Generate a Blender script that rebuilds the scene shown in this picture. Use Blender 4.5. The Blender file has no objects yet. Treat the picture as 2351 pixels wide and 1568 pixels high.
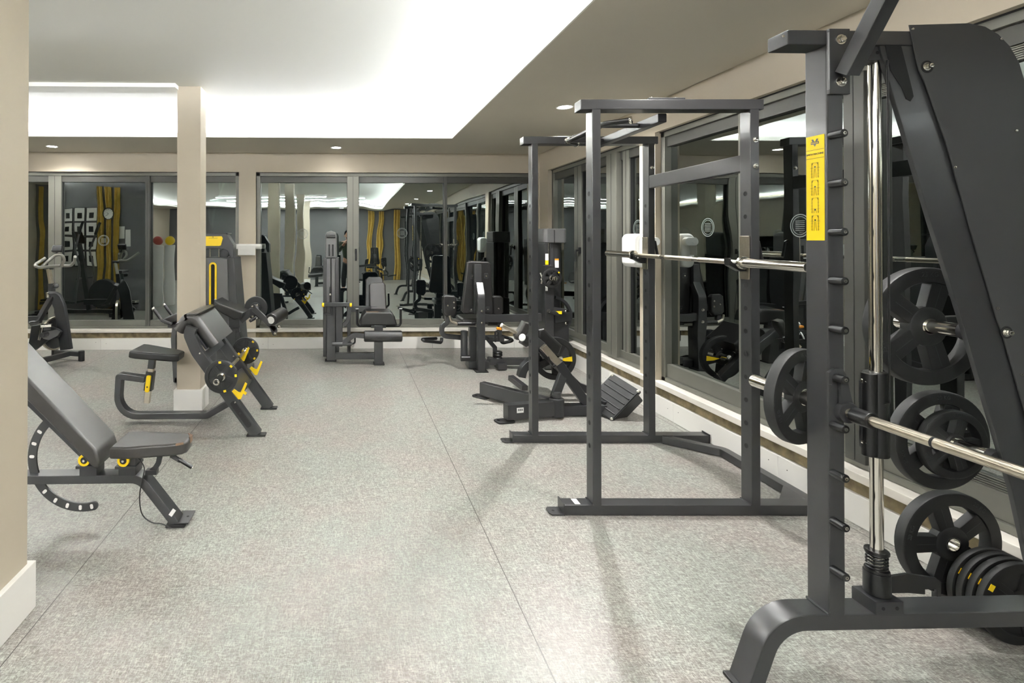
import bpy, bmesh, math, random
from mathutils import Vector, Matrix
random.seed(7)
C = bpy.context.scene.collection
SC = bpy.context.scene
# ---------------------------------------------------------------- camera
CAM_H = 1.5
FPX = 1200.0
YAW = math.radians(1.4)
PITCH = math.radians(0.3)
PX0, HORIZON = 828.0, 552.0
PY0 = HORIZON - FPX * math.tan(PITCH)
cd = bpy.data.cameras.new('camera')
cam = bpy.data.objects.new('camera', cd)
C.objects.link(cam)
cam.location = (0, 0, CAM_H)
cam.rotation_euler = (math.pi / 2 + PITCH, 0, -YAW)
cd.sensor_fit = 'HORIZONTAL'
cd.sensor_width = 36.0
cd.lens = 36.0 * FPX / 2351
cd.shift_x = (1175.5 - PX0) / 2351
cd.shift_y = -(784.0 - PY0) / 2351
cd.clip_start = 0.02
SC.camera = cam
# ---------------------------------------------------------------- world, exposure
SC.view_settings.view_transform = 'Standard'
SC.view_settings.look = 'None'
SC.view_settings.exposure = 1.42
SC.view_settings.gamma = 1.0
SC.view_settings.use_curve_mapping = False
wd = bpy.data.worlds.new('night')
SC.world = wd
wd.use_nodes = True
wd.node_tree.nodes['Background'].inputs[0].default_value = (0.010, 0.012, 0.016, 1)
wd.node_tree.nodes['Background'].inputs[1].default_value = 0.3
# ---------------------------------------------------------------- room sizes
XW = 2.69          # right wall face
YB = 7.26          # rear window wall face
XL = -6.8          # left wall
YR = -5.2          # wall behind the camera
ZS = 2.71          # dropped ceiling border
ZC = 2.86          # raised ceiling field
COVE_X, COVE_Y = 1.245, 6.17
COVE_E = 215.0     # strength of the hidden light strips
SPOT_E = 70.0     # downlight power
BAR_E = 50.0       # linear ceiling lamps behind the camera
# ---------------------------------------------------------------- helpers
_R = Matrix.Rotation(-YAW, 3, 'Z') @ Matrix.Rotation(math.pi / 2 + PITCH, 3, 'X')
def ray(u, v):
    return _R @ Vector(((u - PX0) / FPX, -(v - PY0) / FPX, -1.0))
def P(u, v, Y):                       # a photo point at a known distance from the lens
    d = ray(u, v); k = Y / d.y
    return Vector((d.x * k, Y, CAM_H + d.z * k))
def PX(u, v, X):                      # a photo point on a known plane x = X
    d = ray(u, v); k = X / d.x
    return Vector((X, d.y * k, CAM_H + d.z * k))
def PF(u, v, z=0.0):                  # a photo point on a level plane
    d = ray(u, v); k = (z - CAM_H) / d.z
    return Vector((d.x * k, d.y * k, z))
V = Vector
def frame(o, x, y):
    x = Vector(x).normalized(); y = Vector(y); z = x.cross(y).normalized(); y = z.cross(x)
    m = Matrix((x, y, z)).transposed().to_4x4(); m.translation = Vector(o)
    return m
def T(*a): return Matrix.Translation(Vector(a))
def RX(d): return Matrix.Rotation(math.radians(d), 4, 'X')
def RY(d): return Matrix.Rotation(math.radians(d), 4, 'Y')
def RZ(d): return Matrix.Rotation(math.radians(d), 4, 'Z')
def along(o, d):                      # a frame whose z axis runs along d
    d = Vector(d).normalized()
    q = Vector((0, 0, 1)).rotation_difference(d)
    m = q.to_matrix().to_4x4(); m.translation = Vector(o)
    return m
def fillet(pts, r, n=6):
    pts = [Vector(p) for p in pts]; out = [pts[0]]
    rs = r if isinstance(r, (list, tuple)) else [r] * (len(pts) - 2)
    for i in range(1, len(pts) - 1):
        a, b, c = pts[i - 1], pts[i], pts[i + 1]; q = rs[i - 1]
        u = (a - b).normalized(); w = (c - b).normalized()
        ang = u.angle(w)
        if q <= 0 or ang > 3.1: out.append(b); continue
        L = min(q / math.tan(ang / 2), (a - b).length * .95, (c - b).length * .95)
        q2 = L * math.tan(ang / 2)
        cen = b + (u + w).normalized() * (q2 / math.sin(ang / 2))
        s = b + u * L - cen; e = b + w * L - cen
        ax = s.cross(e).normalized(); tot = s.angle(e)
        for k in range(n + 1):
            out.append(cen + Matrix.Rotation(tot * k / n, 3, ax) @ s)
    out.append(pts[-1]); return out
def arc(cen, r, a0, a1, n, ex, ez):
    ex = Vector(ex); ez = Vector(ez)
    return [Vector(cen) + ex * (r * math.cos(math.radians(a0 + (a1 - a0) * k / n))) + ez * (r * math.sin(math.radians(a0 + (a1 - a0) * k / n))) for k in range(n + 1)]
def rrect(w, h, r, n=2):
    r = min(r, w / 2.01, h / 2.01); o = []
    for cx, cy, a in ((w/2-r, h/2-r, 0), (-w/2+r, h/2-r, 90), (-w/2+r, -h/2+r, 180), (w/2-r, -h/2+r, 270)):
        for k in range(n + 1):
            t = math.radians(a + 90 * k / n); o.append((cx + r*math.cos(t), cy + r*math.sin(t)))
    return o
class MB:
    """collects shapes in room coordinates and links them as ONE mesh object"""
    def __init__(s): s.bm = bmesh.new(); s.mats = []
    def mi(s, m):
        if m not in s.mats: s.mats.append(m)
        return s.mats.index(m)
    def add(s, b, m, M=None):
        i = s.mi(m)
        for f in b.faces: f.material_index = i
        if M is not None:
            bmesh.ops.transform(b, matrix=M, verts=b.verts)
            if M.determinant() < 0: bmesh.ops.reverse_faces(b, faces=b.faces)
        me = bpy.data.meshes.new('t'); b.to_mesh(me); b.free()
        s.bm.from_mesh(me); bpy.data.meshes.remove(me); return s
    def box(s, m, size, M=None, bev=0.0, seg=2):
        b = bmesh.new(); bmesh.ops.create_cube(b, size=1)
        for v in b.verts: v.co = Vector((v.co.x*size[0], v.co.y*size[1], v.co.z*size[2]))
        if bev: bmesh.ops.bevel(b, geom=b.edges[:], offset=min(bev, min(size)*.49), segments=seg, profile=.5, affect='EDGES')
        return s.add(b, m, M)
    def bx(s, m, lo, hi, bev=0.0, seg=2):
        lo, hi = Vector(lo), Vector(hi)
        a = Vector([min(p, q) for p, q in zip(lo, hi)]); c = Vector([max(p, q) for p, q in zip(lo, hi)])
        return s.box(m, c - a, Matrix.Translation((a + c) / 2), bev, seg)
    def prism(s, m, pts, t, M=None, bev=0.0, seg=2):      # 2D outline, thickness t centred on z = 0
        b = bmesh.new()
        f = b.faces.new([b.verts.new((p[0], p[1], -t/2)) for p in pts])
        r = bmesh.ops.extrude_face_region(b, geom=[f])
        vs = [g for g in r['geom'] if isinstance(g, bmesh.types.BMVert)]
        bmesh.ops.translate(b, vec=(0, 0, t), verts=vs)
        bmesh.ops.recalc_face_normals(b, faces=b.faces[:])
        if bev:
            es = [e for e in b.edges if abs(e.verts[0].co.z - e.verts[1].co.z) < 1e-6]
            bmesh.ops.bevel(b, geom=es, offset=min(bev, t*.49), segments=seg, profile=.5, affect='EDGES')
        return s.add(b, m, M)
    def sweep(s, m, path, prof, nrm=None, cap=True):
        path = [Vector(p) for p in path]; q = [path[0]]
        for p in path[1:]:
            if (p - q[-1]).length > 1e-5: q.append(p)
        path = q; n = len(path); b = bmesh.new(); rings = []
        tans = [(path[i+1] - path[i]).normalized() for i in range(n-1)]
        N = Vector(nrm).normalized() if nrm is not None else None
        if N is None:
            t0 = tans[0]; ref = Vector((0, 0, 1)) if abs(t0.z) < .9 else Vector((1, 0, 0))
            side = t0.cross(ref).normalized()
        for i in range(n):
            ta = tans[max(i-1, 0)]; tb = tans[min(i, n-2)]
            t = (ta + tb); t = t.normalized() if t.length > 1e-4 else tb
            if N is not None:
                sd = N - t * N.dot(t); sd.normalize(); o = t.cross(sd)
                sc = 1 / max(.35, t.dot(tb)) if 0 < i < n-1 else 1
                rings.append([b.verts.new(path[i] + sd*x + o*(y*sc)) for x, y in prof])
            else:
                side = side - t * side.dot(t); side.normalize(); o = t.cross(side)
                rings.append([b.verts.new(path[i] + side*x + o*y) for x, y in prof])
        k = len(prof)
        for i in range(n-1):
            for j in range(k):
                b.faces.new((rings[i][j], rings[i][(j+1) % k], rings[i+1][(j+1) % k], rings[i+1][j]))
        if cap: b.faces.new(rings[0][::-1]); b.faces.new(rings[-1])
        bmesh.ops.recalc_face_normals(b, faces=b.faces[:])
        return s.add(b, m)
    def tube(s, m, path, w, h, nrm, r=.006, fil=0, n=6):  # rectangular tube: w along nrm, h in the plane of the path
        if fil: path = fillet(path, fil, n)
        return s.sweep(m, path, rrect(w, h, r), nrm)
    def rod(s, m, path, r, n=12, fil=0, fn=6):
        if fil: path = fillet(path, fil, fn)
        return s.sweep(m, path, [(r*math.cos(2*math.pi*k/n), r*math.sin(2*math.pi*k/n)) for k in range(n)])
    def lathe(s, m, prof, M=None, n=32, close=False):     # (radius, height) pairs about local z
        b = bmesh.new(); rings = []
        for r, z in prof:
            if r < 1e-6: rings.append([b.verts.new((0, 0, z))])
            else: rings.append([b.verts.new((r*math.cos(2*math.pi*k/n), r*math.sin(2*math.pi*k/n), z)) for k in range(n)])
        seq = list(zip(rings, rings[1:])) + ([(rings[-1], rings[0])] if close else [])
        for a, c in seq:
            for k in range(n):
                l = (k+1) % n
                if len(a) == 1 and len(c) == 1: continue
                if len(a) == 1: b.faces.new((a[0], c[k], c[l]))
                elif len(c) == 1: b.faces.new((a[k], a[l], c[0]))
                else: b.faces.new((a[k], a[l], c[l], c[k]))
        bmesh.ops.recalc_face_normals(b, faces=b.faces[:])
        return s.add(b, m, M)
    def cyl(s, m, p0, p1, r, n=20, bev=0.0):
        p0, p1 = Vector(p0), Vector(p1); L = (p1-p0).length; e = min(bev, r*.6, L*.45)
        pr = [(0, 0), (r, 0), (r, L), (0, L)] if not e else [(0, 0), (r-e, 0), (r-e*.3, e*.3), (r, e), (r, L-e), (r-e*.3, L-e*.3), (r-e, L), (0, L)]
        return s.lathe(m, pr, along(p0, p1-p0), n)
    def bolt(s, p, d, r=.011, m=None):
        p, d = Vector(p), Vector(d).normalized(); m = m or CHROME
        s.cyl(m, p - d*.004, p + d*.003, r*1.5, 14, .001)
        return s.cyl(m, p, p + d*.012, r, 6, .002)
    def build(s, name, parent=None, sharp=38):
        for e in s.bm.edges:
            if len(e.link_faces) == 2: e.smooth = e.calc_face_angle(0) < math.radians(sharp)
        for f in s.bm.faces: f.smooth = True
        off = Vector((0, 0, 0))
        if parent is not None:
            off = OFF.get(parent.name, parent.location)
            off = Vector(off)
            bmesh.ops.translate(s.bm, vec=-off, verts=s.bm.verts)
        me = bpy.data.meshes.new(name); s.bm.to_mesh(me); s.bm.free()
        for m in s.mats: me.materials.append(m)
        o = bpy.data.objects.new(name, me); C.objects.link(o)
        w = o.modifiers.new('even shading', 'WEIGHTED_NORMAL'); w.keep_sharp = True; w.weight = 80
        if parent is not None: o.parent = parent; OFF[o.name] = off
        return o
OFF = {}
def nest(t, child, part):              # hang small pieces under the nearest part they belong to
    base = lambda o: o.name.split('.')[0]
    mid = lambda o: sum((Vector(c) for c in o.bound_box), Vector((0, 0, 0))) / 8
    ps = [o for o in t.children if base(o) == part]
    for o in [o for o in t.children if base(o) == child]:
        p = min(ps, key=lambda q: min((Vector(v.co) - mid(o)).length for v in q.data.vertices)); o.parent = p
def tag(o, label=None, cat=None, group=None, kind=None):
    if label: o['label'] = label
    if cat: o['category'] = cat
    if group: o['group'] = group
    if kind: o['kind'] = kind
    return o
def thing(name, label, cat, loc=(0, 0, 0), group=None):
    o = bpy.data.objects.new(name, None); C.objects.link(o); o.location = loc
    o.empty_display_size = .1
    return tag(o, label, cat, group)
def struct(mb, name, parent=None):
    o = mb.build(name, parent)
    if parent is None: o['kind'] = 'structure'
    return o
def copy_tree(o, parent=None):
    c = o.copy(); C.objects.link(c)
    if parent is not None: c.parent = parent
    for ch in list(o.children): copy_tree(ch, c)
    return c
def dup(o, loc, label, group=None, rot=None):
    c = copy_tree(o); c.location = loc; c['label'] = label
    if group: c['group'] = group
    if rot is not None: c.rotation_euler = rot
    return c
_font = None
def text_mb(mb, m, body, size, M, bold=False):           # flat lettering laid on a frame
    cu = bpy.data.curves.new('t', 'FONT'); cu.body = body; cu.size = size; cu.align_x = 'CENTER'; cu.align_y = 'CENTER'; cu.extrude = .0004
    if bold: cu.offset = size * .02
    ob = bpy.data.objects.new('t', cu); C.objects.link(ob)
    dg = bpy.context.evaluated_depsgraph_get(); dg.update()
    me = bpy.data.meshes.new_from_object(ob.evaluated_get(dg))
    b = bmesh.new(); b.from_mesh(me)
    bpy.data.objects.remove(ob); bpy.data.curves.remove(cu); bpy.data.meshes.remove(me)
    return mb.add(b, m, M)
# ---------------------------------------------------------------- materials
def srgb(r, g, b):
    f = lambda c: (c/255/12.92) if c/255 <= .04045 else ((c/255+.055)/1.055)**2.4
    return (f(r), f(g), f(b), 1)
def mat(name, col, rough=.5, metal=0, spec=.5, bump=0, bscale=200, var=0, vscale=8, coat=0):
    m = bpy.data.materials.new(name); m.use_nodes = True
    nt = m.node_tree; p = nt.nodes['Principled BSDF']
    p.inputs['Base Color'].default_value = col; p.inputs['Roughness'].default_value = rough
    p.inputs['Metallic'].default_value = metal; p.inputs['Specular IOR Level'].default_value = spec
    if coat: p.inputs['Coat Weight'].default_value = coat; p.inputs['Coat Roughness'].default_value = .12
    tc = nt.nodes.new('ShaderNodeTexCoord')
    if var:
        n = nt.nodes.new('ShaderNodeTexNoise'); n.inputs['Scale'].default_value = vscale; n.inputs['Detail'].default_value = 5
        nt.links.new(tc.outputs['Object'], n.inputs['Vector'])
        mr = nt.nodes.new('ShaderNodeMapRange'); mr.inputs[1].default_value = .3; mr.inputs[2].default_value = .7
        mr.inputs[3].default_value = 1-var; mr.inputs[4].default_value = 1+var
        nt.links.new(n.outputs['Fac'], mr.inputs[0])
        mx = nt.nodes.new('ShaderNodeVectorMath'); mx.operation = 'SCALE'; mx.inputs[0].default_value = col[:3]
        nt.links.new(mr.outputs[0], mx.inputs['Scale']); nt.links.new(mx.outputs[0], p.inputs['Base Color'])
    if bump:
        n = nt.nodes.new('ShaderNodeTexNoise'); n.inputs['Scale'].default_value = bscale; n.inputs['Detail'].default_value = 2
        nt.links.new(tc.outputs['Object'], n.inputs['Vector'])
        b = nt.nodes.new('ShaderNodeBump'); b.inputs['Strength'].default_value = bump; b.inputs['Distance'].default_value = .002
        nt.links.new(n.outputs['Fac'], b.inputs['Height']); nt.links.new(b.outputs[0], p.inputs['Normal'])
    return m
def emit(name, col, s):
    m = bpy.data.materials.new(name); m.use_nodes = True; nt = m.node_tree
    nt.nodes.remove(nt.nodes['Principled BSDF']); e = nt.nodes.new('ShaderNodeEmission')
    e.inputs[0].default_value = col; e.inputs[1].default_value = s
    nt.links.new(e.outputs[0], nt.nodes['Material Output'].inputs[0]); return m
TAN = mat('taupe wall paint', srgb(186, 176, 158), .55, var=.03, vscale=2, bump=.06, bscale=60)
SOFF = mat('taupe ceiling paint', srgb(204, 198, 184), .6, var=.02, vscale=1.5)
WHITE = mat('white ceiling paint', srgb(238, 238, 232), .7)
TILE = mat('white skirting tile', srgb(247, 245, 240), .25, var=.02, vscale=3)
MARBLE = mat('pale marble sill', srgb(234, 229, 220), .25, var=.06, vscale=6)
MORTAR = mat('rough bare mortar', srgb(120, 108, 82), .95, bump=.9, bscale=40, var=.5, vscale=14)
ALU = mat('grey window aluminium', srgb(112, 112, 104), .38, metal=.35, var=.03, vscale=3)
ALUD = mat('dark window aluminium', srgb(70, 70, 66), .4, metal=.35)
GASKET = mat('black gasket', srgb(16, 16, 16), .6)
STEEL = mat('charcoal powder coated steel', srgb(43, 43, 44), .32, spec=.55, bump=.05, bscale=500, var=.08, vscale=9, coat=.15)
STEELD = mat('dark charcoal steel', srgb(36, 36, 38), .38, spec=.5, bump=.06, bscale=500, var=.08, vscale=9)
PANEL = mat('matt charcoal sheet panel', srgb(53, 53, 53), .5, spec=.4, bump=.05, bscale=700)
BLACK = mat('black plastic', srgb(12, 12, 13), .35)
RUBBER = mat('black rubber', srgb(14, 14, 14), .55, bump=.12, bscale=350, var=.12, vscale=20)
VINYL = mat('black vinyl upholstery', srgb(24, 23, 23), .36, spec=.5, bump=.12, bscale=260, var=.1, vscale=10)
VINYLG = mat('worn grey vinyl', srgb(48, 46, 44), .34, spec=.5, bump=.12, bscale=260, var=.07, vscale=10)
PIPING = mat('vinyl seam', srgb(120, 112, 100), .5)
WORN = mat('torn vinyl showing foam', srgb(112, 90, 72), .8, var=.3, vscale=40)
CHROME = mat('chrome', srgb(225, 222, 214), .12, metal=1)
BRUSH = mat('brushed bare steel', srgb(200, 192, 176), .28, metal=1, var=.06, vscale=60)
YEL = mat('yellow plastic', srgb(250, 212, 20), .4)
ORG = mat('orange plastic', srgb(236, 150, 30), .4)
WPL = mat('white plastic', srgb(240, 240, 238), .35)
PAPER = mat('white paper', srgb(240, 239, 235), .8)
HOLE = mat('dark hole', srgb(8, 8, 8), .8)
GREYPL = mat('grey moulded plastic', srgb(84, 84, 84), .35, spec=.5)
GOLD = mat('mustard curtain cloth', srgb(176, 146, 66), .85, var=.12, vscale=9)
DKWALL = mat('dark grey wall paint', srgb(92, 92, 92), .7)
GREENC = mat('dark olive cloth', srgb(70, 78, 60), .85, var=.15, vscale=12)
SKIN = mat('skin', srgb(190, 140, 112), .5)
HAIR = mat('dark hair', srgb(22, 18, 16), .6)
def floor_mat():
    m = bpy.data.materials.new('fibre speckled grey vinyl floor'); m.use_nodes = True; nt = m.node_tree
    N, L = nt.nodes, nt.links; p = N['Principled BSDF']
    tc = N.new('ShaderNodeTexCoord')
    def noise(scale, detail, sx=1, sy=1, rot=0, rough=.6, dist=0.0):
        mp = N.new('ShaderNodeMapping'); mp.inputs['Scale'].default_value = (sx, sy, 1); mp.inputs['Rotation'].default_value = (0, 0, rot)
        L.new(tc.outputs['Object'], mp.inputs[0]); n = N.new('ShaderNodeTexNoise')
        n.inputs['Scale'].default_value = scale; n.inputs['Detail'].default_value = detail; n.inputs['Roughness'].default_value = rough
        n.inputs['Distortion'].default_value = dist
        L.new(mp.outputs[0], n.inputs[0]); return n.outputs['Fac']
    def ramp(fac, stops):
        r = N.new('ShaderNodeValToRGB'); e = r.color_ramp.elements
        e[0].position, e[0].color = stops[0]; e[1].position, e[1].color = stops[1]
        for q in stops[2:]: k = e.new(q[0]); k.color = q[1]
        L.new(fac, r.inputs[0]); return r.outputs[0]
    def mix(a, b, fac, mode='MIX'):
        x = N.new('ShaderNodeMix'); x.data_type = 'RGBA'; x.blend_type = mode
        if isinstance(fac, float): x.inputs[0].default_value = fac
        else: L.new(fac, x.inputs[0])
        for s, i in ((a, 6), (b, 7)):
            if isinstance(s, tuple): x.inputs[i].default_value = s
            else: L.new(s, x.inputs[i])
        return x.outputs[2]
    f1 = noise(150, 2, 1, .22, .75, .6, 1.6); f2 = noise(150, 2, .22, 1, .5, .6, 1.6); f3 = noise(330, 2); f4 = noise(60, 3)
    lo, mid, hi = srgb(80, 76, 70), srgb(130, 128, 122), srgb(203, 202, 196)
    a = ramp(f1, [(.34, lo), (.5, mid), (.62, hi)])
    b = ramp(f2, [(.36, srgb(86, 79, 72)), (.5, srgb(131, 128, 123)), (.62, srgb(201, 200, 195))])
    c = mix(a, b, .5); c = mix(c, ramp(f3, [(.3, lo), (.7, hi)]), .22)
    big = noise(1.6, 4, rough=.7)
    c = mix(c, ramp(big, [(.40, (.95, 1.0, .97, 1)), (.62, (1.0, .94, .93, 1))]), 1.0, 'MULTIPLY')
    c = mix(c, ramp(f4, [(.35, (.9, .9, .9, 1)), (.65, (1.0, 1.0, 1.0, 1))]), 1.0, 'MULTIPLY')
    # welded seams between the vinyl rolls
    sx = N.new('ShaderNodeSeparateXYZ'); L.new(tc.outputs['Object'], sx.inputs[0])
    fac = None
    for x0 in (.705, -1.222, 2.63, -3.15, -5.07):
        q = N.new('ShaderNodeMath'); q.operation = 'SUBTRACT'; L.new(sx.outputs[0], q.inputs[0]); q.inputs[1].default_value = x0
        q2 = N.new('ShaderNodeMath'); q2.operation = 'ABSOLUTE'; L.new(q.outputs[0], q2.inputs[0])
        q3 = N.new('ShaderNodeMath'); q3.operation = 'LESS_THAN'; L.new(q2.outputs[0], q3.inputs[0]); q3.inputs[1].default_value = .0022
        if fac is None: fac = q3.outputs[0]
        else:
            q4 = N.new('ShaderNodeMath'); q4.operation = 'MAXIMUM'; L.new(fac, q4.inputs[0]); L.new(q3.outputs[0], q4.inputs[1]); fac = q4.outputs[0]
    c = mix(c, srgb(60, 56, 52), fac)
    L.new(c, p.inputs['Base Color'])
    r = N.new('ShaderNodeMapRange'); r.inputs[3].default_value = .28; r.inputs[4].default_value = .46; L.new(f1, r.inputs[0])
    L.new(r.outputs[0], p.inputs['Roughness']); p.inputs['Specular IOR Level'].default_value = .55
    bp = N.new('ShaderNodeBump'); bp.inputs['Strength'].default_value = .12; bp.inputs['Distance'].default_value = .001
    L.new(f2, bp.inputs['Height']); L.new(bp.outputs[0], p.inputs['Normal'])
    return m
FLOOR = floor_mat()
def glass_mat():                       # dark double glazing: see-through with strong mirror reflections
    m = bpy.data.materials.new('double glazing'); m.use_nodes = True; nt = m.node_tree; N, L = nt.nodes, nt.links
    N.remove(N['Principled BSDF'])
    tr = N.new('ShaderNodeBsdfTransparent'); tr.inputs[0].default_value = (.55, .62, .60, 1)
    gl = N.new('ShaderNodeBsdfGlossy'); gl.inputs['Roughness'].default_value = .0; gl.inputs[0].default_value = (.90, .97, .94, 1)
    lw = N.new('ShaderNodeFresnel'); lw.inputs[0].default_value = 4.0
    tc = N.new('ShaderNodeTexCoord'); n = N.new('ShaderNodeTexNoise'); n.inputs['Scale'].default_value = 1.6; n.inputs['Detail'].default_value = 1
    L.new(tc.outputs['Object'], n.inputs[0]); bp = N.new('ShaderNodeBump'); bp.inputs['Strength'].default_value = .10; bp.inputs['Distance'].default_value = .03
    L.new(n.outputs['Fac'], bp.inputs['Height']); L.new(bp.outputs[0], gl.inputs['Normal'])
    mx = N.new('ShaderNodeMixShader'); L.new(lw.outputs[0], mx.inputs[0]); L.new(tr.outputs[0], mx.inputs[1]); L.new(gl.outputs[0], mx.inputs[2])
    L.new(mx.outputs[0], N['Material Output'].inputs[0]); return m
GLASS = glass_mat()
def decal_mat():
    m = mat('frosted vinyl sticker', srgb(112, 120, 118), .5); return m
DECAL = decal_mat()
COVELIGHT = emit('cove light strip', (.94, .965, 1.0, 1), COVE_E)
LAMP = emit('downlight lens', (1.0, .97, .92, 1), 40)
BARLIGHT = emit('linear lamp diffuser', (.98, .985, 1.0, 1), BAR_E)
BARGREY = mat('grey coated handlebar', srgb(128, 126, 120), .35, metal=.4)
# ================================================================ the room
b = MB(); b.bx(FLOOR, (XL, YR, -.1), (XW + .02, YB + .02, 0)); struct(b, 'floor')
WT = .22
WZ0, WZ1 = .284, 2.445                     # window opening sill and head
def slab(b, m, ax, a0, a1, d0, d1, z0, z1, bev=0.0):
    """a0..a1 along the wall, d0..d1 outward from the wall face"""
    if ax == 'b': return b.bx(m, (a0, YB + d0, z0), (a1, YB + d1, z1), bev)
    return b.bx(m, (XW + d0, a0, z0), (XW + d1, a1, z1), bev)
def wall_with(ax, name, lo, hi, opens):
    b = MB(); cur = lo
    for a0, a1 in opens:
        if a0 > cur: slab(b, TAN, ax, cur, a0, 0, WT, .155, ZC + .02)
        slab(b, TAN, ax, a0, a1, 0, WT, WZ1, ZC + .02)
        cur = a1
    if hi > cur: slab(b, TAN, ax, cur, hi, 0, WT, .155, ZC + .02)
    slab(b, MORTAR, ax, lo, hi, .012, WT, 0, .225)
    return struct(b, name)
xa = P(548, 600, YB).x; xb = P(587, 600, YB).x; xc = P(1237, 600, YB).x
RW1 = (4.755, 6.96); RW2 = (-1.6, 4.51)
wall_with('b', 'wall_back', XL, XW + WT, [(-5.9, xa), (xb, xc)])
wall_with('r', 'wall_right', YR, YB, [RW2, RW1])
b = MB(); b.bx(TAN, (XL - .2, YR - .2, 0), (XL, YB + .2, ZC + .02)); struct(b, 'wall_left')
b = MB(); b.bx(DKWALL, (XL, YR - .2, 0), (XW + .2, YR, ZC + .02)); struct(b, 'wall_rear')
b = MB(); b.bx(DKWALL, (XL, 3.05, 0), (-4.42, 3.2, ZC)); struct(b, 'wall_partition')
# tiles along the foot of the walls, marble sills, mortar joint showing between them
def skirting(ax, name, lo, hi, step):
    b = MB(); a = lo; k = 0
    while a < hi - .01:
        e = min(a + step, hi); slab(b, TILE, ax, a + .0012, e - .0012, -.012, .012, .002, .160, .0015)
        for q in (.07, step - .07):
            if a + q < hi:
                p = (a + q, YB - .0122, .085 + .02 * math.sin(k)) if ax == 'b' else (XW - .0122, a + q, .085 + .02 * math.sin(k))
                b.cyl(HOLE, p, Vector(p) + Vector((0, -.0006, 0) if ax == 'b' else (-.0006, 0, 0)), .0035, 8)
        a = e; k += 1
    return struct(b, name)
skirting('b', 'baseboard_back', XL, XW - .012, 1.14)
skirting('r', 'baseboard_right', YR, YB - .012, 1.05)
def sill(ax, name, lo, hi):
    b = MB(); slab(b, MARBLE, ax, lo, hi, -.028, .16, .236, .282, .006); return struct(b, name)
sill('b', 'trim_1', XL, XW - .03); sill('r', 'trim_2', YR, YB - .03)
# ---- windows
def window(ax, n, a0, a1, bars, panes, label, dark=True, rail=.11):
    """bars: (from, to, depth in front of the glass, material); panes fill a0..a1 behind them"""
    w = thing('window_%d' % n, label, 'window', ((a0 + a1) / 2, YB + .1, WZ0) if ax == 'b' else (XW + .1, (a0 + a1) / 2, WZ0)); w['kind'] = 'structure'
    b = MB(); e = .055
    slab(b, ALU, ax, a0, a1, .05, .15, WZ1 - .05, WZ1, .004); slab(b, ALU, ax, a0, a1, .05, .15, WZ0, WZ0 + .035, .004)
    slab(b, ALU, ax, a0, a0 + e, .05, .15, WZ0, WZ1, .004); slab(b, ALU, ax, a1 - e, a1, .05, .15, WZ0, WZ1, .004)
    slab(b, GASKET, ax, a0, a1, .04, .06, WZ1 - .006, WZ1 + .004); slab(b, GASKET, ax, a0 - .004, a0 + .006, .04, .06, WZ0, WZ1)
    for q in (.018, .034): slab(b, GASKET, ax, a0 + q, a0 + q + .002, .049, .06, WZ0, WZ1); slab(b, GASKET, ax, a1 - q, a1 - q - .002, .049, .06, WZ0, WZ1)
    b.build('window_frame', w)
    b = MB()
    slab(b, ALUD, ax, a0 + e, a1 - e, .072, .125, WZ1 - .135, WZ1 - .05, .003); slab(b, ALU, ax, a0 + e, a1 - e, .066, .125, WZ0 + .035, WZ0 + rail, .004)
    for q0, q1, d, m in bars:
        slab(b, m, ax, q0, q1, .10 - d, .13, WZ0 + .03, WZ1 - .045, .005)
        slab(b, GASKET, ax, (q0 + q1) / 2 - .002, (q0 + q1) / 2 + .002, .0985 - d, .11, WZ0 + .04, WZ1 - .05)
        for s in (q0, q1): slab(b, GASKET, ax, s - .004, s + .004, .085, .12, WZ0 + rail, WZ1 - .135)
    b.build('sash', w)
    b = MB(); slab(b, GLASS, ax, a0 + e, a1 - e, .108, .1085, WZ0 + rail - .01, WZ1 - .12); b.build('glass', w)
    return w
def bx_(u0, u1): return P(u0, 600, YB + .08).x, P(u1, 600, YB + .08).x
q = bx_(112, 142); q2 = bx_(336, 346)
w1 = window('b', 1, -5.9, xa, [(q[0], q[1], .04, ALU), (q2[0], q2[1], .06, ALUD)], None, 'wide grey aluminium window left of the taupe pier on the rear wall')
q = bx_(797, 824); q2 = bx_(1019, 1026)
w2 = window('b', 2, xb, xc, [(q[0], q[1], .045, ALU), (q2[0], q2[1], .05, ALUD)], None, 'wide grey aluminium window between the taupe pier and the corner')
def ry_(u0, u1, X=XW + .08): return tuple(sorted((PX(u0, 600, X).y, PX(u1, 600, X).y)))
q = ry_(1320, 1337); q2 = ry_(1393, 1416, XW + .03)
w3 = window('r', 3, RW1[0], RW1[1], [(q[0], q[1], .03, ALU), (q2[0], q2[1], .075, ALU), (q2[0] - .16, q2[0] - .04, .03, ALU)], None, 'tall sliding window in the right wall beyond the two racks')
q = ry_(1945, 1993, XW + .05); q2 = (.42, .62)
w4 = window('r', 4, RW2[0], RW2[1], [(q[0], q[1], .07, ALUD), (3.55, 3.63, .03, ALU), (q2[0], q2[1], .05, ALUD)], None, 'long window in the right wall behind the racks', rail=.15)
for nm, za, zb in (('lower_ribbed_rail', WZ0 + .04, WZ0 + .20), ('upper_ribbed_rail', WZ1 - .20, WZ1 - .05)):
    b = MB(); slab(b, ALUD, 'r', .64, 2.76, .088, .112, za, zb); n_ = 16
    for k in range(n_): z = za + (zb - za)*(k + .5)/n_; slab(b, ALU, 'r', .64, 2.76, .082, .09, z - .0022, z + .0022)
    b.build(nm, w4)
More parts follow.
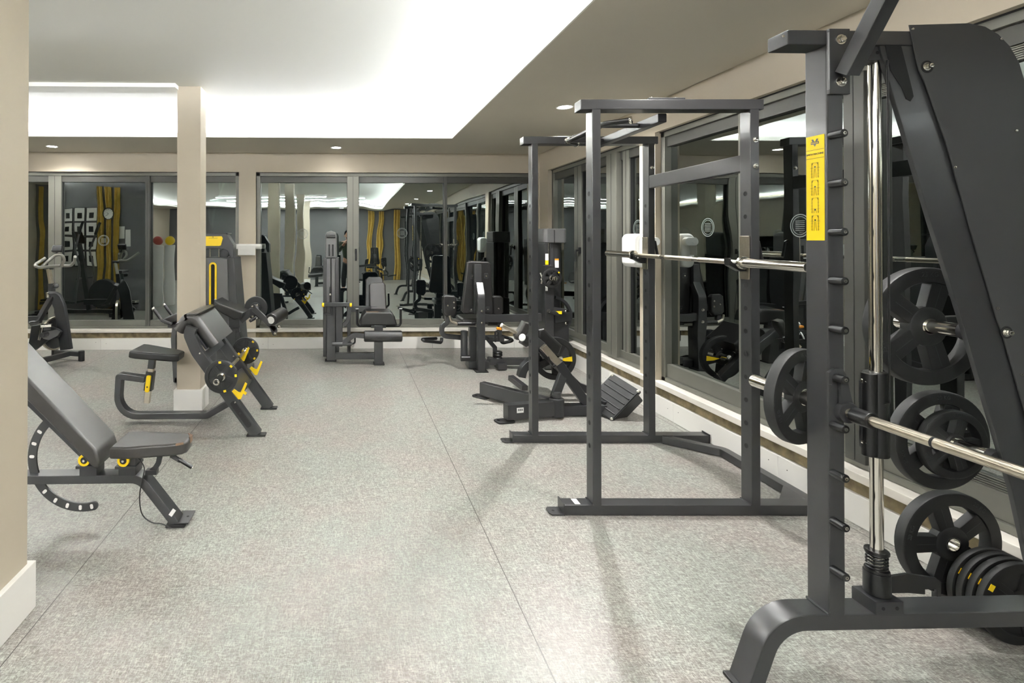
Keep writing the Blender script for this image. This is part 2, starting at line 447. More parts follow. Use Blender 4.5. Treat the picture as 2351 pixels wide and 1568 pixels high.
def handle(w, p, d, side):
    b = MB(); p = Vector(p); d = Vector(d)
    b.box(BLACK, (.028, .028, .075), Matrix.Translation(p), .006)
    b.cyl(BLACK, p, p + d * .05, .011, 12); b.rod(BLACK, [p + d * .045, p + d * .05 + Vector((0, 0, -.02)), p + d * .05 + Vector((0, 0, -.13))], .011)
    b.build('window_handle', w)
handle(w2, P(817, 577, YB + .05), (0, -1, 0), 0)
handle(w3, PX(1331, 575, XW + .06), (-1, 0, 0), 0)
def sticker(w, p, d, r=.12):                     # round frosted bird-strike marker stuck to the pane
    b = MB(); M = along(p, d)
    b.lathe(DECAL, [(r, 0), (r, .0012), (r * .93, .0012), (r * .93, 0)], M, 40, True)
    b.lathe(DECAL, [(r * .80, 0), (r * .80, .001), (r * .76, .001), (r * .76, 0)], M, 40, True)
    for k in range(6): b.box(DECAL, (.003, r * .9, .001), M @ T(0, 0, .0006) @ T((k - 2.5) * r * .16, 0, 0), 0)
    b.build('sticker', w)
for u, v in ((695, 537), (923, 535)): sticker(w2, P(u, v, YB + .107), (0, -1, 0), .073)
sticker(w1, P(238, 552, YB + .107), (0, -1, 0), .075)
sticker(w3, PX(1465, 525, XW + .107), (-1, 0, 0), .085)
for u, v in ((1625, 522), (1837, 518)): sticker(w4, PX(u, v, XW + .107), (-1, 0, 0), .072)
# ---- ceiling with the lit recess
b = MB(); b.bx(WHITE, (XL, YR, ZC), (XW + .2, YB + .2, ZC + .05)); 
b.bx(WHITE, (XL, 4.55, ZC - .035), (P(408, 216, 4.62).x, 4.75, ZC + .01))
struct(b, 'ceiling')
CXL, CYR = -6.2, -4.3
b = MB()
b.bx(SOFF, (COVE_X, YR, ZS), (XW + .02, YB + .02, ZS + .012)); b.bx(SOFF, (XL, COVE_Y, ZS), (COVE_X, YB + .02, ZS + .012))
b.bx(SOFF, (XL, YR, ZS), (CXL, COVE_Y, ZS + .012)); b.bx(SOFF, (CXL, YR, ZS), (COVE_X, CYR, ZS + .012))
struct(b, 'ceiling_border')
b = MB(); LIP = .05
b.bx(WHITE, (COVE_X - .012, CYR, ZS - .001), (COVE_X, COVE_Y, ZS + LIP)); b.bx(WHITE, (CXL, COVE_Y - .012, ZS - .001), (COVE_X, COVE_Y, ZS + LIP))
b.bx(WHITE, (CXL, CYR, ZS - .001), (CXL + .012, COVE_Y, ZS + LIP)); b.bx(WHITE, (CXL, CYR, ZS - .001), (COVE_X, CYR + .012, ZS + LIP))
struct(b, 'trim_3')
def strip(lo, hi, label):
    b = MB(); b.bx(COVELIGHT, lo, hi); o = b.build('light_strip'); tag(o, label, 'light', 'hidden light strips'); return o
zs0, zs1 = ZS + .013, ZS + LIP + .014
strip((COVE_X + .13, CYR, zs0), (COVE_X + .155, COVE_Y + .13, zs1), 'white light strip hidden in the ceiling recess along the right border')
strip((CXL, COVE_Y + .13, zs0), (COVE_X + .12, COVE_Y + .155, zs1), 'white light strip hidden in the ceiling recess along the window border')
strip((CXL - .155, CYR, zs0), (CXL - .13, COVE_Y + .12, zs1), 'white light strip hidden in the ceiling recess along the left border')
strip((CXL - .12, CYR - .155, zs0), (COVE_X + .12, CYR - .13, zs1), 'white light strip hidden in the ceiling recess along the border behind the camera')
def downlight(x, y, label, lit=True, power=SPOT_E):
    t = thing('downlight', label, 'downlight', (x, y, ZS), 'recessed downlights')
    b = MB(); b.lathe(WPL, [(.055, .0), (.072, -.004), (.078, -.0005), (.078, .006)], T(x, y, ZS), 28); b.build('trim_ring', t)
    b = MB(); b.lathe(LAMP if lit else WPL, [(0, -.0015), (.056, -.0015), (.056, .004)], T(x, y, ZS), 24); b.build('lens', t)
    if lit:
        l = bpy.data.lights.new('downlight_beam', 'SPOT'); l.energy = power; l.spot_size = math.radians(150); l.spot_blend = .7; l.shadow_soft_size = .045
        l.color = (1, .985, .96); o = bpy.data.objects.new('downlight_beam', l); C.objects.link(o); o.location = (x, y, ZS - .012)
p = PF(1297, 246, ZS); downlight(p.x, p.y, 'bright round downlight in the taupe ceiling border above the far rack', True, SPOT_E * 1.8)
p = PF(150, 346, ZS); downlight(p.x, min(p.y, 6.82), 'bright round downlight in the ceiling border at the left window', True, SPOT_E * .5)
p = PF(772, 339, ZS); downlight(p.x, p.y, 'small pale round downlight in the ceiling border above the right window', True, SPOT_E * .12)
for x, y, l in ((1.967, 2.2, 'above the near rack'), (1.967, -.3, 'above the camera end of the smith machine'), (1.967, -2.8, 'behind the camera'), (-2.6, -4.75, 'by the rear wall'), (-.2, -4.75, 'by the curtains')):
    downlight(x, y, 'bright round downlight ' + l, True, SPOT_E * (.7 if y > 0 else .22))
# ---- columns
def column(n, x0, x1, y0, y1):
    b = MB(); b.bx(TAN, (x0, y0, 0), (x1, y1, ZC), .004); struct(b, 'column_%d' % n)
    b = MB(); b.bx(TILE, (x0 - .022, y0 - .022, .001), (x1 + .022, y1 + .022, .190), .003); struct(b, 'trim_%d' % (n + 3))
p0 = P(406, 700, 4.64); p1 = P(460, 700, 4.64)
column(1, p0.x, p1.x, 4.64, 4.82)
for n, y in ((2, 1.92), (3, -.70), (4, -3.30)): column(n, p0.x, p1.x, y, y + .24)

# ---- linear lamps on the raised ceiling behind the camera (mirrored in the rear panes)
for x0, x1, y, l in ((-3.9, -.6, -.9, 'nearest the camera'), (-3.9, .6, -2.2, 'in the middle of the ceiling'), (-3.6, .6, -3.5, 'closest to the rear wall')):
    t = thing('linear_lamp', 'long white linear ceiling lamp behind the camera, ' + l, 'ceiling lamp', ((x0 + x1) / 2, y, ZC), 'linear ceiling lamps')
    b = MB(); b.bx(WPL, (x0, y - .04, ZC - .045), (x1, y + .04, ZC - .001), .004); b.build('housing', t)
    b = MB(); b.bx(BARLIGHT, (x0 + .01, y - .034, ZC - .058), (x1 - .01, y + .034, ZC - .044)); b.build('diffuser', t)
# ================================================================ weight plates
def plate(R, t, label, group, hub=.026, spokes=5, marks=None, holes=True, name='weight_plate', words=None):
    """a disc about its own z axis, centre at the origin"""
    o = thing(name, label, 'weight plate', (0, 0, 0), group)
    b = MB(); h = t / 2; e = min(.006, t * .25)
    b.lathe(RUBBER, [(R*.74, -h+e), (R*.76, -h), (R-e*1.6, -h), (R-e*.4, -h+e*.5), (R, -h+e*1.4), (R, h-e*1.4), (R-e*.4, h-e*.5), (R-e*1.6, h), (R*.76, h), (R*.74, h-e)], None, 56, True)
    hr = R * .34
    b.lathe(RUBBER, [(hub, -h), (hr*.86, -h), (hr, -h*.7), (hr, h*.7), (hr*.86, h), (hub, h)], None, 40, True)
    for k in range(spokes):
        M = RZ(360 / spokes * k)
        w0, w1 = R*.15, R*.17
        b.prism(RUBBER, [(hr*.55, -w0), (R*.72, -w1), (R*.78, -w1*1.5), (R*.78, w1*1.5), (R*.72, w1), (hr*.55, w0)], t*.78, M, .004)
        for s in (1, -1): b.box(STEELD, (R*.36, .0022, .0008), M @ T(R*.53, 0, s*t*.391))
    if not holes: b.lathe(RUBBER, [(hub, -h*.45), (R*.76, -h*.45), (R*.76, h*.45), (hub, h*.45)], None, 40, True)
    b.build('disc', o)
    b = MB(); b.lathe(CHROME, [(hub*.94, -h-.0008), (hub*1.16, -h-.0008), (hub*1.16, h+.0008), (hub*.94, h+.0008)], None, 28, True); b.build('hub_ring', o)
    if marks:
        for a in marks:
            b = MB(); b.box(YEL, (R*.13, R*.16, t + .0014), RZ(a) @ T(R*.87, 0, 0), 0); b.build('yellow_mark', o)
    if words:
        for a in (90, 200, 330):
            for s in (1,):
                b = MB(); M = RZ(a) @ T(R*.88, 0, s*(h+.0002)) @ RZ(-90) @ (Matrix.Identity(4) if s > 0 else RY(180))
                text_mb(b, STEELD, words, R*.11, M); b.build('raised_lettering', o)
    nest(o, 'yellow_mark', 'disc'); nest(o, 'raised_lettering', 'disc')
    return o
def put(o, loc, rot=(90, 0, 0)):
    o.location = loc; o.rotation_euler = [math.radians(a) for a in rot]; return o
# ================================================================ power rack
rack = thing('power_rack', 'tall charcoal steel power rack of two tied frames holding the long barbell', 'power rack', (1.75, 3.3, 0))
FY = {0: 2.81, 1: 3.83}; D = .084
LX, RX_ = 1.348, 2.212; PW = .048
def rect_tube(b, m, lo, hi, r=.005): return b.bx(m, lo, hi, r, 2)
for k in (0, 1):
    y0, y1 = FY[k], FY[k] + D
    b = MB(); rect_tube(b, STEEL, (1.19 if k == 0 else 1.205, y0, .004), (2.655, y1, .058))
    xl = 1.19 if k == 0 else 1.205
    b.bx(STEEL, (xl - .002, y0 - .003, .002), (xl + .004, y1 + .003, .066), .001)
    b.prism(STEEL, [(0, -D*.5), (-.062, -D*.5), (-.075, -D*.3), (-.075, D*.3), (-.062, D*.5), (0, D*.5)], .007, T(xl, (y0+y1)/2, .0055), .001)
    b.cyl(HOLE, (xl - .045, y0 + .04, .0085), (xl - .045, y0 + .04, .0096), .008, 14)
    b.bx(STEEL, (2.655, y0 - .003, .002), (2.66, y1 + .003, .066), .001)
    b.build('base_beam', rack)
    if k == 0:
        b = MB(); b.bx(PAPER, (1.255, y0 + .012, .058), (1.285, y1 - .012, .0588)); b.build('paper_label', rack)
    for x, nm in ((LX, 'l'), (RX_, 'r')):
        b = MB(); rect_tube(b, STEEL, (x, y0, .05), (x + PW, y1, 2.225))
        z0 = 1.762 - .004
        for j in range(12):
            z = z0 - j * .1265
            b.cyl(HOLE, (x - .0006, (y0+y1)/2, z), (x + .002, (y0+y1)/2, z), .0125, 16)
            b.lathe(STEELD, [(.0125, 0), (.0145, 0), (.0145, .0007), (.0125, .0007)], along((x - .0003, (y0+y1)/2, z), (-1, 0, 0)), 16, True)
        # weld fillets at the foot
        b.rod(STEELD, [(x - .003, y0, .060), (x - .003, y1, .060)], .004, 6)
        b.build('upright', rack)
    b = MB(); xs = 1.285 if k == 0 else 1.285
    rect_tube(b, STEEL, (xs, y0 - .002, 2.215), (2.285, y1 + .002, 2.272))
    b.bx(STEELD, (1.66, y0 + .004, 2.272), (1.86, y1 - .004, 2.282), .002)
    for x in (1.69, 1.83): b.bolt((x, y0 + .04, 2.282), (0, 0, 1), .009)
    b.build('top_beam', rack)
ym = FY[0] + D
b = MB(); rect_tube(b, STEEL, (RX_ + .004, ym - .002, 1.885), (RX_ + .046, FY[1] + .002, 1.98)); 
for y, d in ((FY[0], -1), (FY[1], -1)):
    for z in (1.905, 2.05) if y == FY[0] else (1.90, 2.04): b.bolt((RX_ + .026, y, z), (0, d, 0), .010)
b.build('side_beam', rack)
b = MB(); b.tube(STEEL, fillet([(2.32, FY[1] + .01, .031), (2.60, 3.60, .031), (2.60, FY[0] + D - .002, .031)], .05, 4), .05, .06, (0, 0, 1), .004)
b.box(STEEL, (.07, .012, .062), T(2.345, FY[1] - .004, .032), .002); b.bolt((2.345, FY[1] - .010, .034), (0, -1, 0), .009)
b.prism(STEEL, [(0, 0), (.16, 0), (.16, .17)], .05, T(2.425, FY[0] + D, .03), .002)
b.build('floor_beam', rack)
# chin-up bar hung between the two top beams
b = MB(); rect_tube(b, STEELD, (1.755, ym, 2.165), (1.805, FY[1], 2.215)); b.build('chin_up_beam', rack)
b = MB(); zc = 2.19
b.rod(BLACK, [(1.635, 2.955, zc), (1.525, 3.05, zc), (1.525, 3.62, zc), (1.635, 3.715, zc)], .0165, 14, .05, 5)
b.cyl(CHROME, (1.640, 2.951, zc), (1.628, 2.961, zc), .021, 18, .003); b.cyl(CHROME, (1.640, 3.719, zc), (1.628, 3.709, zc), .021, 18, .003)
for y in (3.10, 3.57):
    b.rod(STEELD, [(1.755, y, zc), (1.525, y, zc)], .014, 12); b.cyl(CHROME, (1.515, y - .014, zc), (1.515, y + .014, zc), .022, 16, .003)
b.build('chin_up_bar', rack)
BARZ = 1.385; BARX = 2.152
for k in (0, 1):
    y0 = FY[k]
    b = MB()
    b.bx(BRUSH, (RX_ - .008, y0 + .006, 1.285), (RX_ - .001, y0 + D - .006, 1.525), .003)
    b.build('hook_plate', rack)
    b = MB(); yc = y0 + D / 2
    b.prism(BLACK, [(0, 0), (0, -.055), (-.035, -.055), (-.095, -.022), (-.10, .018), (-.088, .018), (-.082, -.002), (-.062, -.018), (-.038, -.018), (-.026, 0)], .042,
            frame((RX_ - .008, yc, BARZ), (1, 0, 0), (0, 0, 1)), .003)
    b.rod(BLACK, [(RX_ + PW + .002, yc, 1.50), (RX_ + PW + .022, yc, 1.49), (RX_ + PW + .042, yc, 1.38)], .010, 10)
    b.build('bar_hook', rack)
nest(rack, 'paper_label', 'base_beam'); nest(rack, 'bar_hook', 'hook_plate')
rack.rotation_euler = (0, 0, math.radians(-1.6))
# ================================================================ barbell in the rack
def barbell(loc, half_shaft, sleeve, label, group, name='barbell', rs=.0145, rl=.0245):
    o = thing(name, label, 'barbell', (0, 0, 0), group); L = half_shaft
    b = MB(); b.cyl(CHROME, (0, -L, 0), (0, L, 0), rs, 20)
    for y in (-L*.62, 0, L*.62): b.lathe(BRUSH, [(rs + .0003, -L*.26), (rs + .0006, -L*.25), (rs + .0006, L*.25), (rs + .0003, L*.26)], along((0, y, 0), (0, 1, 0)), 20, True)
    b.build('shaft', o)
    for s in (1, -1):
        b = MB(); b.cyl(CHROME, (0, s*(L + .0), 0), (0, s*(L + .022), 0), rl*1.45, 28, .004); b.cyl(CHROME, (0, s*(L + .02), 0), (0, s*(L + sleeve), 0), rl, 28, .004)
        b.cyl(BLACK, (0, s*(L + sleeve), 0), (0, s*(L + sleeve + .001), 0), rl*.45, 16)
        b.build('sleeve', o)
    o.location = loc; return o
bar = barbell((0, 0, 0),   .565, .425, 'long chrome barbell lying in the hooks of the power rack', None)
q = Matrix.Rotation(math.radians(-1.6), 3, 'Z') @ Vector((BARX - 1.75, 3.362 - 3.3, 0))
bar.location = (1.75 + q.x, 3.3 + q.y, BARZ - .0005); bar.rotation_euler = (math.radians(.5), 0, math.radians(-1.6))
# ================================================================ smith machine
SY = 1.70; SD = .085
smith = thing('smith_machine', 'big charcoal smith machine with yellow instruction plaque on its upright', 'smith machine', (1.9, 1.0, 0))
UX0 = P(1901, 740, SY).x; UX1 = P(1939, 740, SY).x; ZB0, ZB1 = .205, .258; ZT0, ZT1 = 2.152, 2.202
XE = 2.50                                         # outer end of the frame
def smith_frame(y0, d):
    """one end frame; d = +1: outer side towards the window wall end, -1: mirrored"""
    ya, yb = sorted((y0, y0 + d * SD)); yc = (ya + yb) / 2
    b = MB(); rect_tube(b, STEEL, (UX0, ya, ZB1 - .02), (UX1, yb, ZT1 - .01), .006)
    b.rod(STEELD, [(UX0, ya, ZB1 + .003), (UX0, yb, ZB1 + .003)], .005, 6); b.build('upright', smith)
    b = MB(); zc = (ZB0 + ZB1) / 2
    x1 = P(1788, 1446, SY).x; x2 = P(1741, 1600, SY).x - .012
    path = fillet([(2.0, yc, zc), (x1, yc, zc), (x2, yc, .004)], .14, 8) 
    b.tube(STEEL, path, SD, ZB1 - ZB0, (0, 1, 0), .006)
    b.tube(STEEL, fillet([(2.0, yc, zc), (XE, yc, zc), (XE + .05, yc, .004)], .14, 8), SD, ZB1 - ZB0, (0, 1, 0), .006)
    b.box(RUBBER, (.09, SD + .006, .012), T(x2, yc, .006), .003); b.box(RUBBER, (.09, SD + .006, .012), T(XE + .05, yc, .006), .003)
    b.build('base_beam', smith)
    b = MB(); rect_tube(b, STEEL, (P(1808, 75, SY).x, ya, ZT0), (2.12, yb, ZT1), .005)
    b.cyl(CHROME, (1.447, y0, ZT0 + .027), (1.447, y0 - d*.003, ZT0 + .027), .004, 10); b.build('top_beam', smith)
    return ya, yb, yc
ya, yb, yc = smith_frame(SY, 1)
na, nb, nc = smith_frame(.20, -1)
# gusset and strut up to the chin-up bar
def strut_set(y0, d):
    b = MB()
    b.bx(STEEL, (UX0 - .002, min(y0, y0 - d*.012), 1.985), (UX1 + .012, max(y0, y0 - d*.012), ZT1), .002)
    b.rod(GREYPL, [(UX0 - .002, y0 - d*.008, 2.0), (UX0 - .002, y0 - d*.008, 2.19)], .004, 6)
    for z in (2.025, 2.165): b.bolt((UX0 + .036, y0 - d*.012, z), (0, -d, 0), .0115)
    b.build('gusset_plate', smith)
strut_set(SY, 1); strut_set(.20, -1)
b = MB(); xs = UX0 + .036
b.tube(STEEL, fillet([(xs, SY - .034, 2.045), (xs + .012, SY - .27, 2.43), (xs + .012, .20 + .27, 2.43), (xs, .20 + .034, 2.045)], .05, 4), .046, .05, (1, 0, 0), .005); b.build('chin_up_bar', smith)
# yellow instruction plaque on the outer face of the upright
b = MB(); sx = UX0 - .0012; yl0, yl1 = SY + .010, SY + .078
zt = PX(1893, 307, sx).z; zb = PX(1895, 552, sx).z; H = zt - zb
b.bx(YEL, (sx, yl0, zb), (UX0 + .001, yl1, zt), 0)
b.build('instruction_plaque', smith)
plq = MB(); Mq = lambda fy, fz: frame((sx - .0006, yl1 - fy * (yl1 - yl0), zt - fz * H), (0, -1, 0), (0, 0, 1))
for fz in (.135, .215): plq.box(BLACK, (yl1 - yl0, .0012, .0004), Mq(.5, fz))
text_mb(plq, BLACK, 'SMITH MACHINE', .0088, Mq(.5, .175))
for s in (1, -1): plq.prism(BLACK, [(0, -.014), (s*.006, -.004), (s*.013, .012), (s*.006, .012), (0, 0)][::s], .0004, Mq(.5, .065))
plq.box(BLACK, (.030, .009, .0005), Mq(.5, .068)); [plq.box(YEL, (.0022, .0045, .0005), Mq(.5, .068) @ T(x * .0045, 0, .0004)) for x in (-2.4, -1.2, 0, 1.2, 2.4)]
for k in range(4):
    c = .33 + k * .168; w, h = .030, .052
    M = Mq(.5, c); r = lambda p, q, t=.0011: plq.sweep(BLACK, [M @ Vector((p[0], p[1], 0)), M @ Vector((q[0], q[1], 0))], [(t/2, .0002), (-t/2, .0002), (-t/2, -.0002), (t/2, -.0002)], (1, 0, 0))
    for s in (1, -1):
        r((s*w*.4, -h*.5), (s*w*.4, h*.5)); r((s*w*.4, h*.35), (s*w*.24, h*.5))
        for j in range(4): r((s*w*.3, -h*.42 + j*h*.2), (s*w*.55, -h*.42 + j*h*.2), .0007)
    r((-w*.4, h*.5), (w*.4, h*.5)); zz = (.15, .0, -.22, .12)[k] * h
    r((-w*.62, zz), (w*.62, zz))
    plq.cyl(BLACK, M @ Vector((0, zz + .004 if k != 2 else zz - .003, -.0002)), M @ Vector((0, zz + .004 if k != 2 else zz - .003, .0002)), .003, 10)
    for s in (1, -1): r((s*.002, zz - .002), (s*.005, -h*.5), .0009)
plq.build('printed_diagram', smith)
# bar catches up the inner face of the upright
PZ = []
for k in range(10):
    v = 305 + 113.6 * k; p = P(1934, v, SY - .047); PZ.append(p.z)
    for yy, d in ((SY, 1), (.20, -1)):
        x = UX0 + .014; b = MB()
        b.cyl(BLACK, (x, yy + d*.002, p.z), (x, yy - d*.047, p.z), .0135, 18, .003)
        b.build('bar_catch', smith); b = MB(); b.cyl(CHROME, (x, yy - d*.0465, p.z), (x, yy - d*.0485, p.z), .0058, 12)
        b.cyl(HOLE, (x, yy - d*.048, p.z), (x, yy - d*.0488, p.z), .002, 8)
        b.build('catch_tip', smith)
# guide rods, their blocks, springs
RXc = P(2010, 700, yc).x
for y_, d in ((yc, 1), (nc, -1)):
    b = MB(); b.cyl(CHROME, (RXc, y_, ZB1), (RXc, y_, ZT0), .0178, 24); b.build('guide_rod', smith)
    b = MB(); b.bx(STEELD, (RXc - .05, y_ - .045, ZB1 - .002), (RXc + .045, y_ + .04, ZB1 + .042), .002)
    for x in (-.025, .022):
        b.cyl(HOLE, (RXc + x, y_ - .0452, ZB1 + .02), (RXc + x, y_ - .0458, ZB1 + .02), .006, 10)
    b.build('lower_rod_clamp', smith); b = MB()
    b.bx(STEELD, (RXc - .05, y_ - .03, ZT0 - .045), (RXc + .03, y_ + .03, ZT0 + .002), .002)
    for x in (-.02, .018): b.cyl(HOLE, (RXc + x, y_ - .0302, ZT0 - .02), (RXc + x, y_ - .0308, ZT0 - .02), .006, 10)
    b.build('upper_rod_clamp', smith)
    b = MB(); z0 = ZB1 + .042
    b.cyl(BLACK, (RXc, y_, z0), (RXc, y_, z0 + .075), .036, 24, .003); b.cyl(BLACK, (RXc, y_, z0 + .075), (RXc, y_, z0 + .085), .033, 24, .002)
    pts = [(RXc, y_, z0 + .045)]
    b.prism(BLACK, [(.03, .02), (.09, .028), (.19, .012), (.205, 0), (.205, -.05), (.192, -.05), (.192, -.025), (.15, -.025), (.15, -.042), (.09, -.036), (.03, -.036)], .010, frame((RXc, y_ - .012 * d, z0 + .045), (1, 0, 0), (0, 0, 1)), .001)
    b.build('safety_stop', smith)
    b = MB(); pts = []
    for k in range(73):
        a = k / 72; pts.append((RXc + .027*math.cos(a*2*math.pi*5), y_ + .027*math.sin(a*2*math.pi*5), z0 + .083 + a*.055))
    b.rod(BLACK, pts, .0032, 6); b.cyl(BLACK, (RXc, y_, z0 + .137), (RXc, y_, z0 + .148), .033, 26, .002); b.build('spring', smith)
# sliding carriage with the bar
BX, BZ = 1.648, .932
for y_, d in ((yc, 1), (nc, -1)):
    b = MB(); zc0 = P(2010, 1046, y_).z if d > 0 else None
    if d > 0: cz0, cz1 = P(2010, 1046, yc).z, P(2010, 853, yc).z
    b.cyl(BLACK, (RXc, y_, cz0), (RXc, y_, cz1), .034, 26, .004); b.cyl(BLACK, (RXc - .032, y_ - d*.008, cz0 + .004), (RXc - .032, y_ - d*.008, cz1 - .002), .022, 22, .003)
    b.bx(STEELD, (RXc - .055, y_ - .006, cz0 + .03), (RXc - .01, y_ + .006, cz1 - .03), .002)
    b.bolt((RXc - .046, y_ - d*.006, cz0 + .05), (0, -d, 0), .007); b.bolt((RXc - .046, y_ - d*.006, cz1 - .03), (0, -d, 0), .007)
    b.build('carriage', smith)
    b = MB(); yh = y_ - d*.075
    hk = P(1950, 872, yh)
    cen = Vector((BX, yh, BZ)); top = Vector((UX0 + .014, yh, PZ[5]))
    pl = lambda a: [(q[0], q[1]) for q in a]
    dx, dz = top.x - BX, top.z - BZ
    outl = [(.024, -.012), (.02, .02), (dx + .034, dz + .010), (dx + .022, dz + .028), (dx - .004, dz + .030), (dx - .024, dz + .016), (dx - .026, dz - .022), (dx - .014, dz - .024), (dx - .012, dz - .002), (dx - .006, dz + .0125), (dx + .008, dz + .0125), (dx + .015, dz - .008), (-.022, .012), (-.022, -.018), (0, -.03)]
    b.prism(STEEL, outl, .012, frame((BX, yh + d*.024, BZ), (1, 0, 0), (0, 0, 1)), .0015)
    b.build('catch_hook', smith)
b = MB(); b.cyl(BRUSH, (BX, nc - .02, BZ), (BX, yc + .02, BZ), .0158, 24)
b.cyl(BLACK, (BX, SY - .095, BZ), (BX, SY - .035, BZ), .0255, 24, .004); b.cyl(BLACK, (BX, .20 + .095, BZ), (BX, .20 + .035, BZ), .0255, 24, .004)
b.lathe(HOLE, [(.0161, -.004), (.0161, .004)], along((BX, 1.43, BZ), (0, 1, 0)), 20)
b.build('lifting_bar', smith)
for s, y0 in ((1, yb), (-1, na)):
    b = MB(); b.cyl(CHROME, (BX, y0 - s*.06, BZ), (BX, y0 + s*.30, BZ), .0245, 26, .004); b.cyl(STEELD, (BX, y0 - s*.105, BZ), (BX, y0 + s*.004, BZ), .035, 26, .004); b.build('plate_sleeve', smith)
# inclined member and the big cover panel
for y_, d in ((SY, 1), (.20, -1)):
    pp = lambda pts: [((lambda q: (q.x, q.z))(P(u, v, SY - .004))) for u, v in pts]
    member = pp([(2022, 88), (2110, 88), (2134, 172), (2189, 332), (2254, 560), (2369, 944), (2478, 1340), (2478, 1426), (2398, 1426), (2332, 1130), (2211, 720), (2145, 513), (2058, 219)])
    b = MB(); b.prism(STEEL, member, .016, frame((0, y_ + d*.013, 0), (1, 0, 0), (0, 0, 1)) , .003)
    # dark slot through which the pulley shows
    sl = [Vector((*q, 0)) for q in []]
    sp = pp([(2036, 92), (2072, 94), (2100, 205), (2103, 220), (2096, 231), (2086, 226), (2076, 200), (2050, 160)])
    b.prism(HOLE, sp, .002, frame((0, y_ + d*.004, 0), (1, 0, 0), (0, 0, 1)))
    b.build('inclined_member', smith)
    pn = pp([(2088, 57), (2225, 53), (2262, 61), (2293, 79), (2318, 105), (2340, 143), (2354, 190), (2362, 250), (2400, 1300), (2480, 1426), (2466, 1426), (2353, 944), (2300, 760), (2291, 738), (2236, 553), (2172, 325), (2122, 185), (2110, 160)])
    b = MB(); b.prism(PANEL, pn, .004, frame((0, y_ - d*.002, 0), (1, 0, 0), (0, 0, 1)), .001)
    for u, v in ((2095, 67), (2298, 90), (2192, 384), (2290, 708), (2333, 300), (2345, 860)):
        q = P(u, v, SY - .005); b.cyl(CHROME, (q.x, y_ - d*.003, q.z), (q.x, y_ - d*.008, q.z), .0045, 12, .001)
    b.build('cover_panel', smith)
    for u, v in ((2133, 152), (2316, 764)):
        b = MB(); q = P(u, v, SY - .01); b.cyl(HOLE, (q.x, y_ - d*.0035, q.z), (q.x, y_ - d*.0048, q.z), .021, 22); b.cyl(CHROME, (q.x - .003, y_ - d*.003, q.z), (q.x - .003, y_ - d*.008, q.z), .014, 20, .001); b.cyl(CHROME, (q.x, y_ - d*.008, q.z), (q.x, y_ - d*.020, q.z), .0085, 6, .002)
        b.build('axle_bolt', smith)
    q = P(2078, 146, SY + .03); b = MB()
    b.lathe(BLACK, [(.006, -.012), (.062, -.012), (.070, -.010), (.064, 0), (.070, .010), (.062, .012), (.006, .012)], along((q.x, y_ + d*.036, q.z), (0, d, 0)), 36, True); b.build('pulley', smith)
    b = MB(); cx = P(2040, 500, SY).x; b.rod(BLACK, [(cx, y_ - d*.0, q.z), (cx, y_ - d*.0, .96), (cx - .02, y_ + d*.03, .94)], .0032, 8); b.build('cable', smith)
    for X, Z in ((2.105, 1.19), (2.20, .76)):
        b = MB(); b.cyl(CHROME, (X, y_ + d*.03, Z), (X, y_ + d*.25, Z), .0235, 24, .003); b.cyl(STEELD, (X, y_ + d*.016, Z), (X, y_ + d*.04, Z), .03, 24, .003); b.build('storage_peg', smith)
b = MB(); b.bx(STEELD, (2.37, 2.004, .002), (2.662, 2.075, .094), .003); b.bx(STEELD, (2.643, 1.70, .002), (2.662, 2.01, .05), .003); b.bx(STEELD, (2.52, 1.70, .002), (2.662, 1.784, .05), .003); b.build('rear_foot', smith)
b = MB(); rect_tube(b, STEEL, (XE - .02, nb, ZB0), (XE + .03, ya, ZB1)); b.build('tie_beam', smith)
nest(smith, 'catch_tip', 'bar_catch'); nest(smith, 'printed_diagram', 'instruction_plaque'); nest(smith, 'axle_bolt', 'cover_panel'); nest(smith, 'spring', 'safety_stop')
# ---- plates on and beside it
G = 'weight plates at the smith machine'
p = plate(.173, .04, 'mid-size black rubber weight plate on the far end of the smith machine bar', G, words='15 KG', marks=(62,)); put(p, (BX, 1.875, BZ), (90, 0, 20))
p = plate(.214, .045, 'largest black rubber plate hung high behind the leaning smith machine strut', G, words='25 KG'); put(p, (2.105 + .0, 1.862, 1.188), (90, 0, 0)); p.rotation_euler = (math.radians(90), 0, 0)
p = plate(.182, .04, 'black rubber plate on the lower peg behind the strut, next to the wall side', G, words='20 KG'); put(p, (2.20, 1.90, .758))
p = plate(.125, .032, 'small black rubber plate on the lower peg in front of a wider plate', G, words='10 KG'); put(p, (2.20, 1.855, .758))
p = plate(.203, .042, 'black rubber five-spoke plate with empty chrome centre standing upright by the white skirting', G, words='20 KG'); put(p, (2.392, 2.033, .298), (90, 36, 0))
first = None
for k, l in enumerate(('small black plate on the floor touching the upright five-spoke plate', 'small black plate on the floor, second in the row from the five-spoke plate', 'small black plate on the floor, third in the row from the five-spoke plate', 'small black plate on the floor with yellow mark, nearest the base beam')):
    if first is None: first = p = plate(.152, .026, l, G, marks=(150, 330), holes=False)
    else: p = dup(first, (0, 0, 0), l)
    put(p, (2.487, 1.983 - k*.0315, .153), (90, 0, 0))
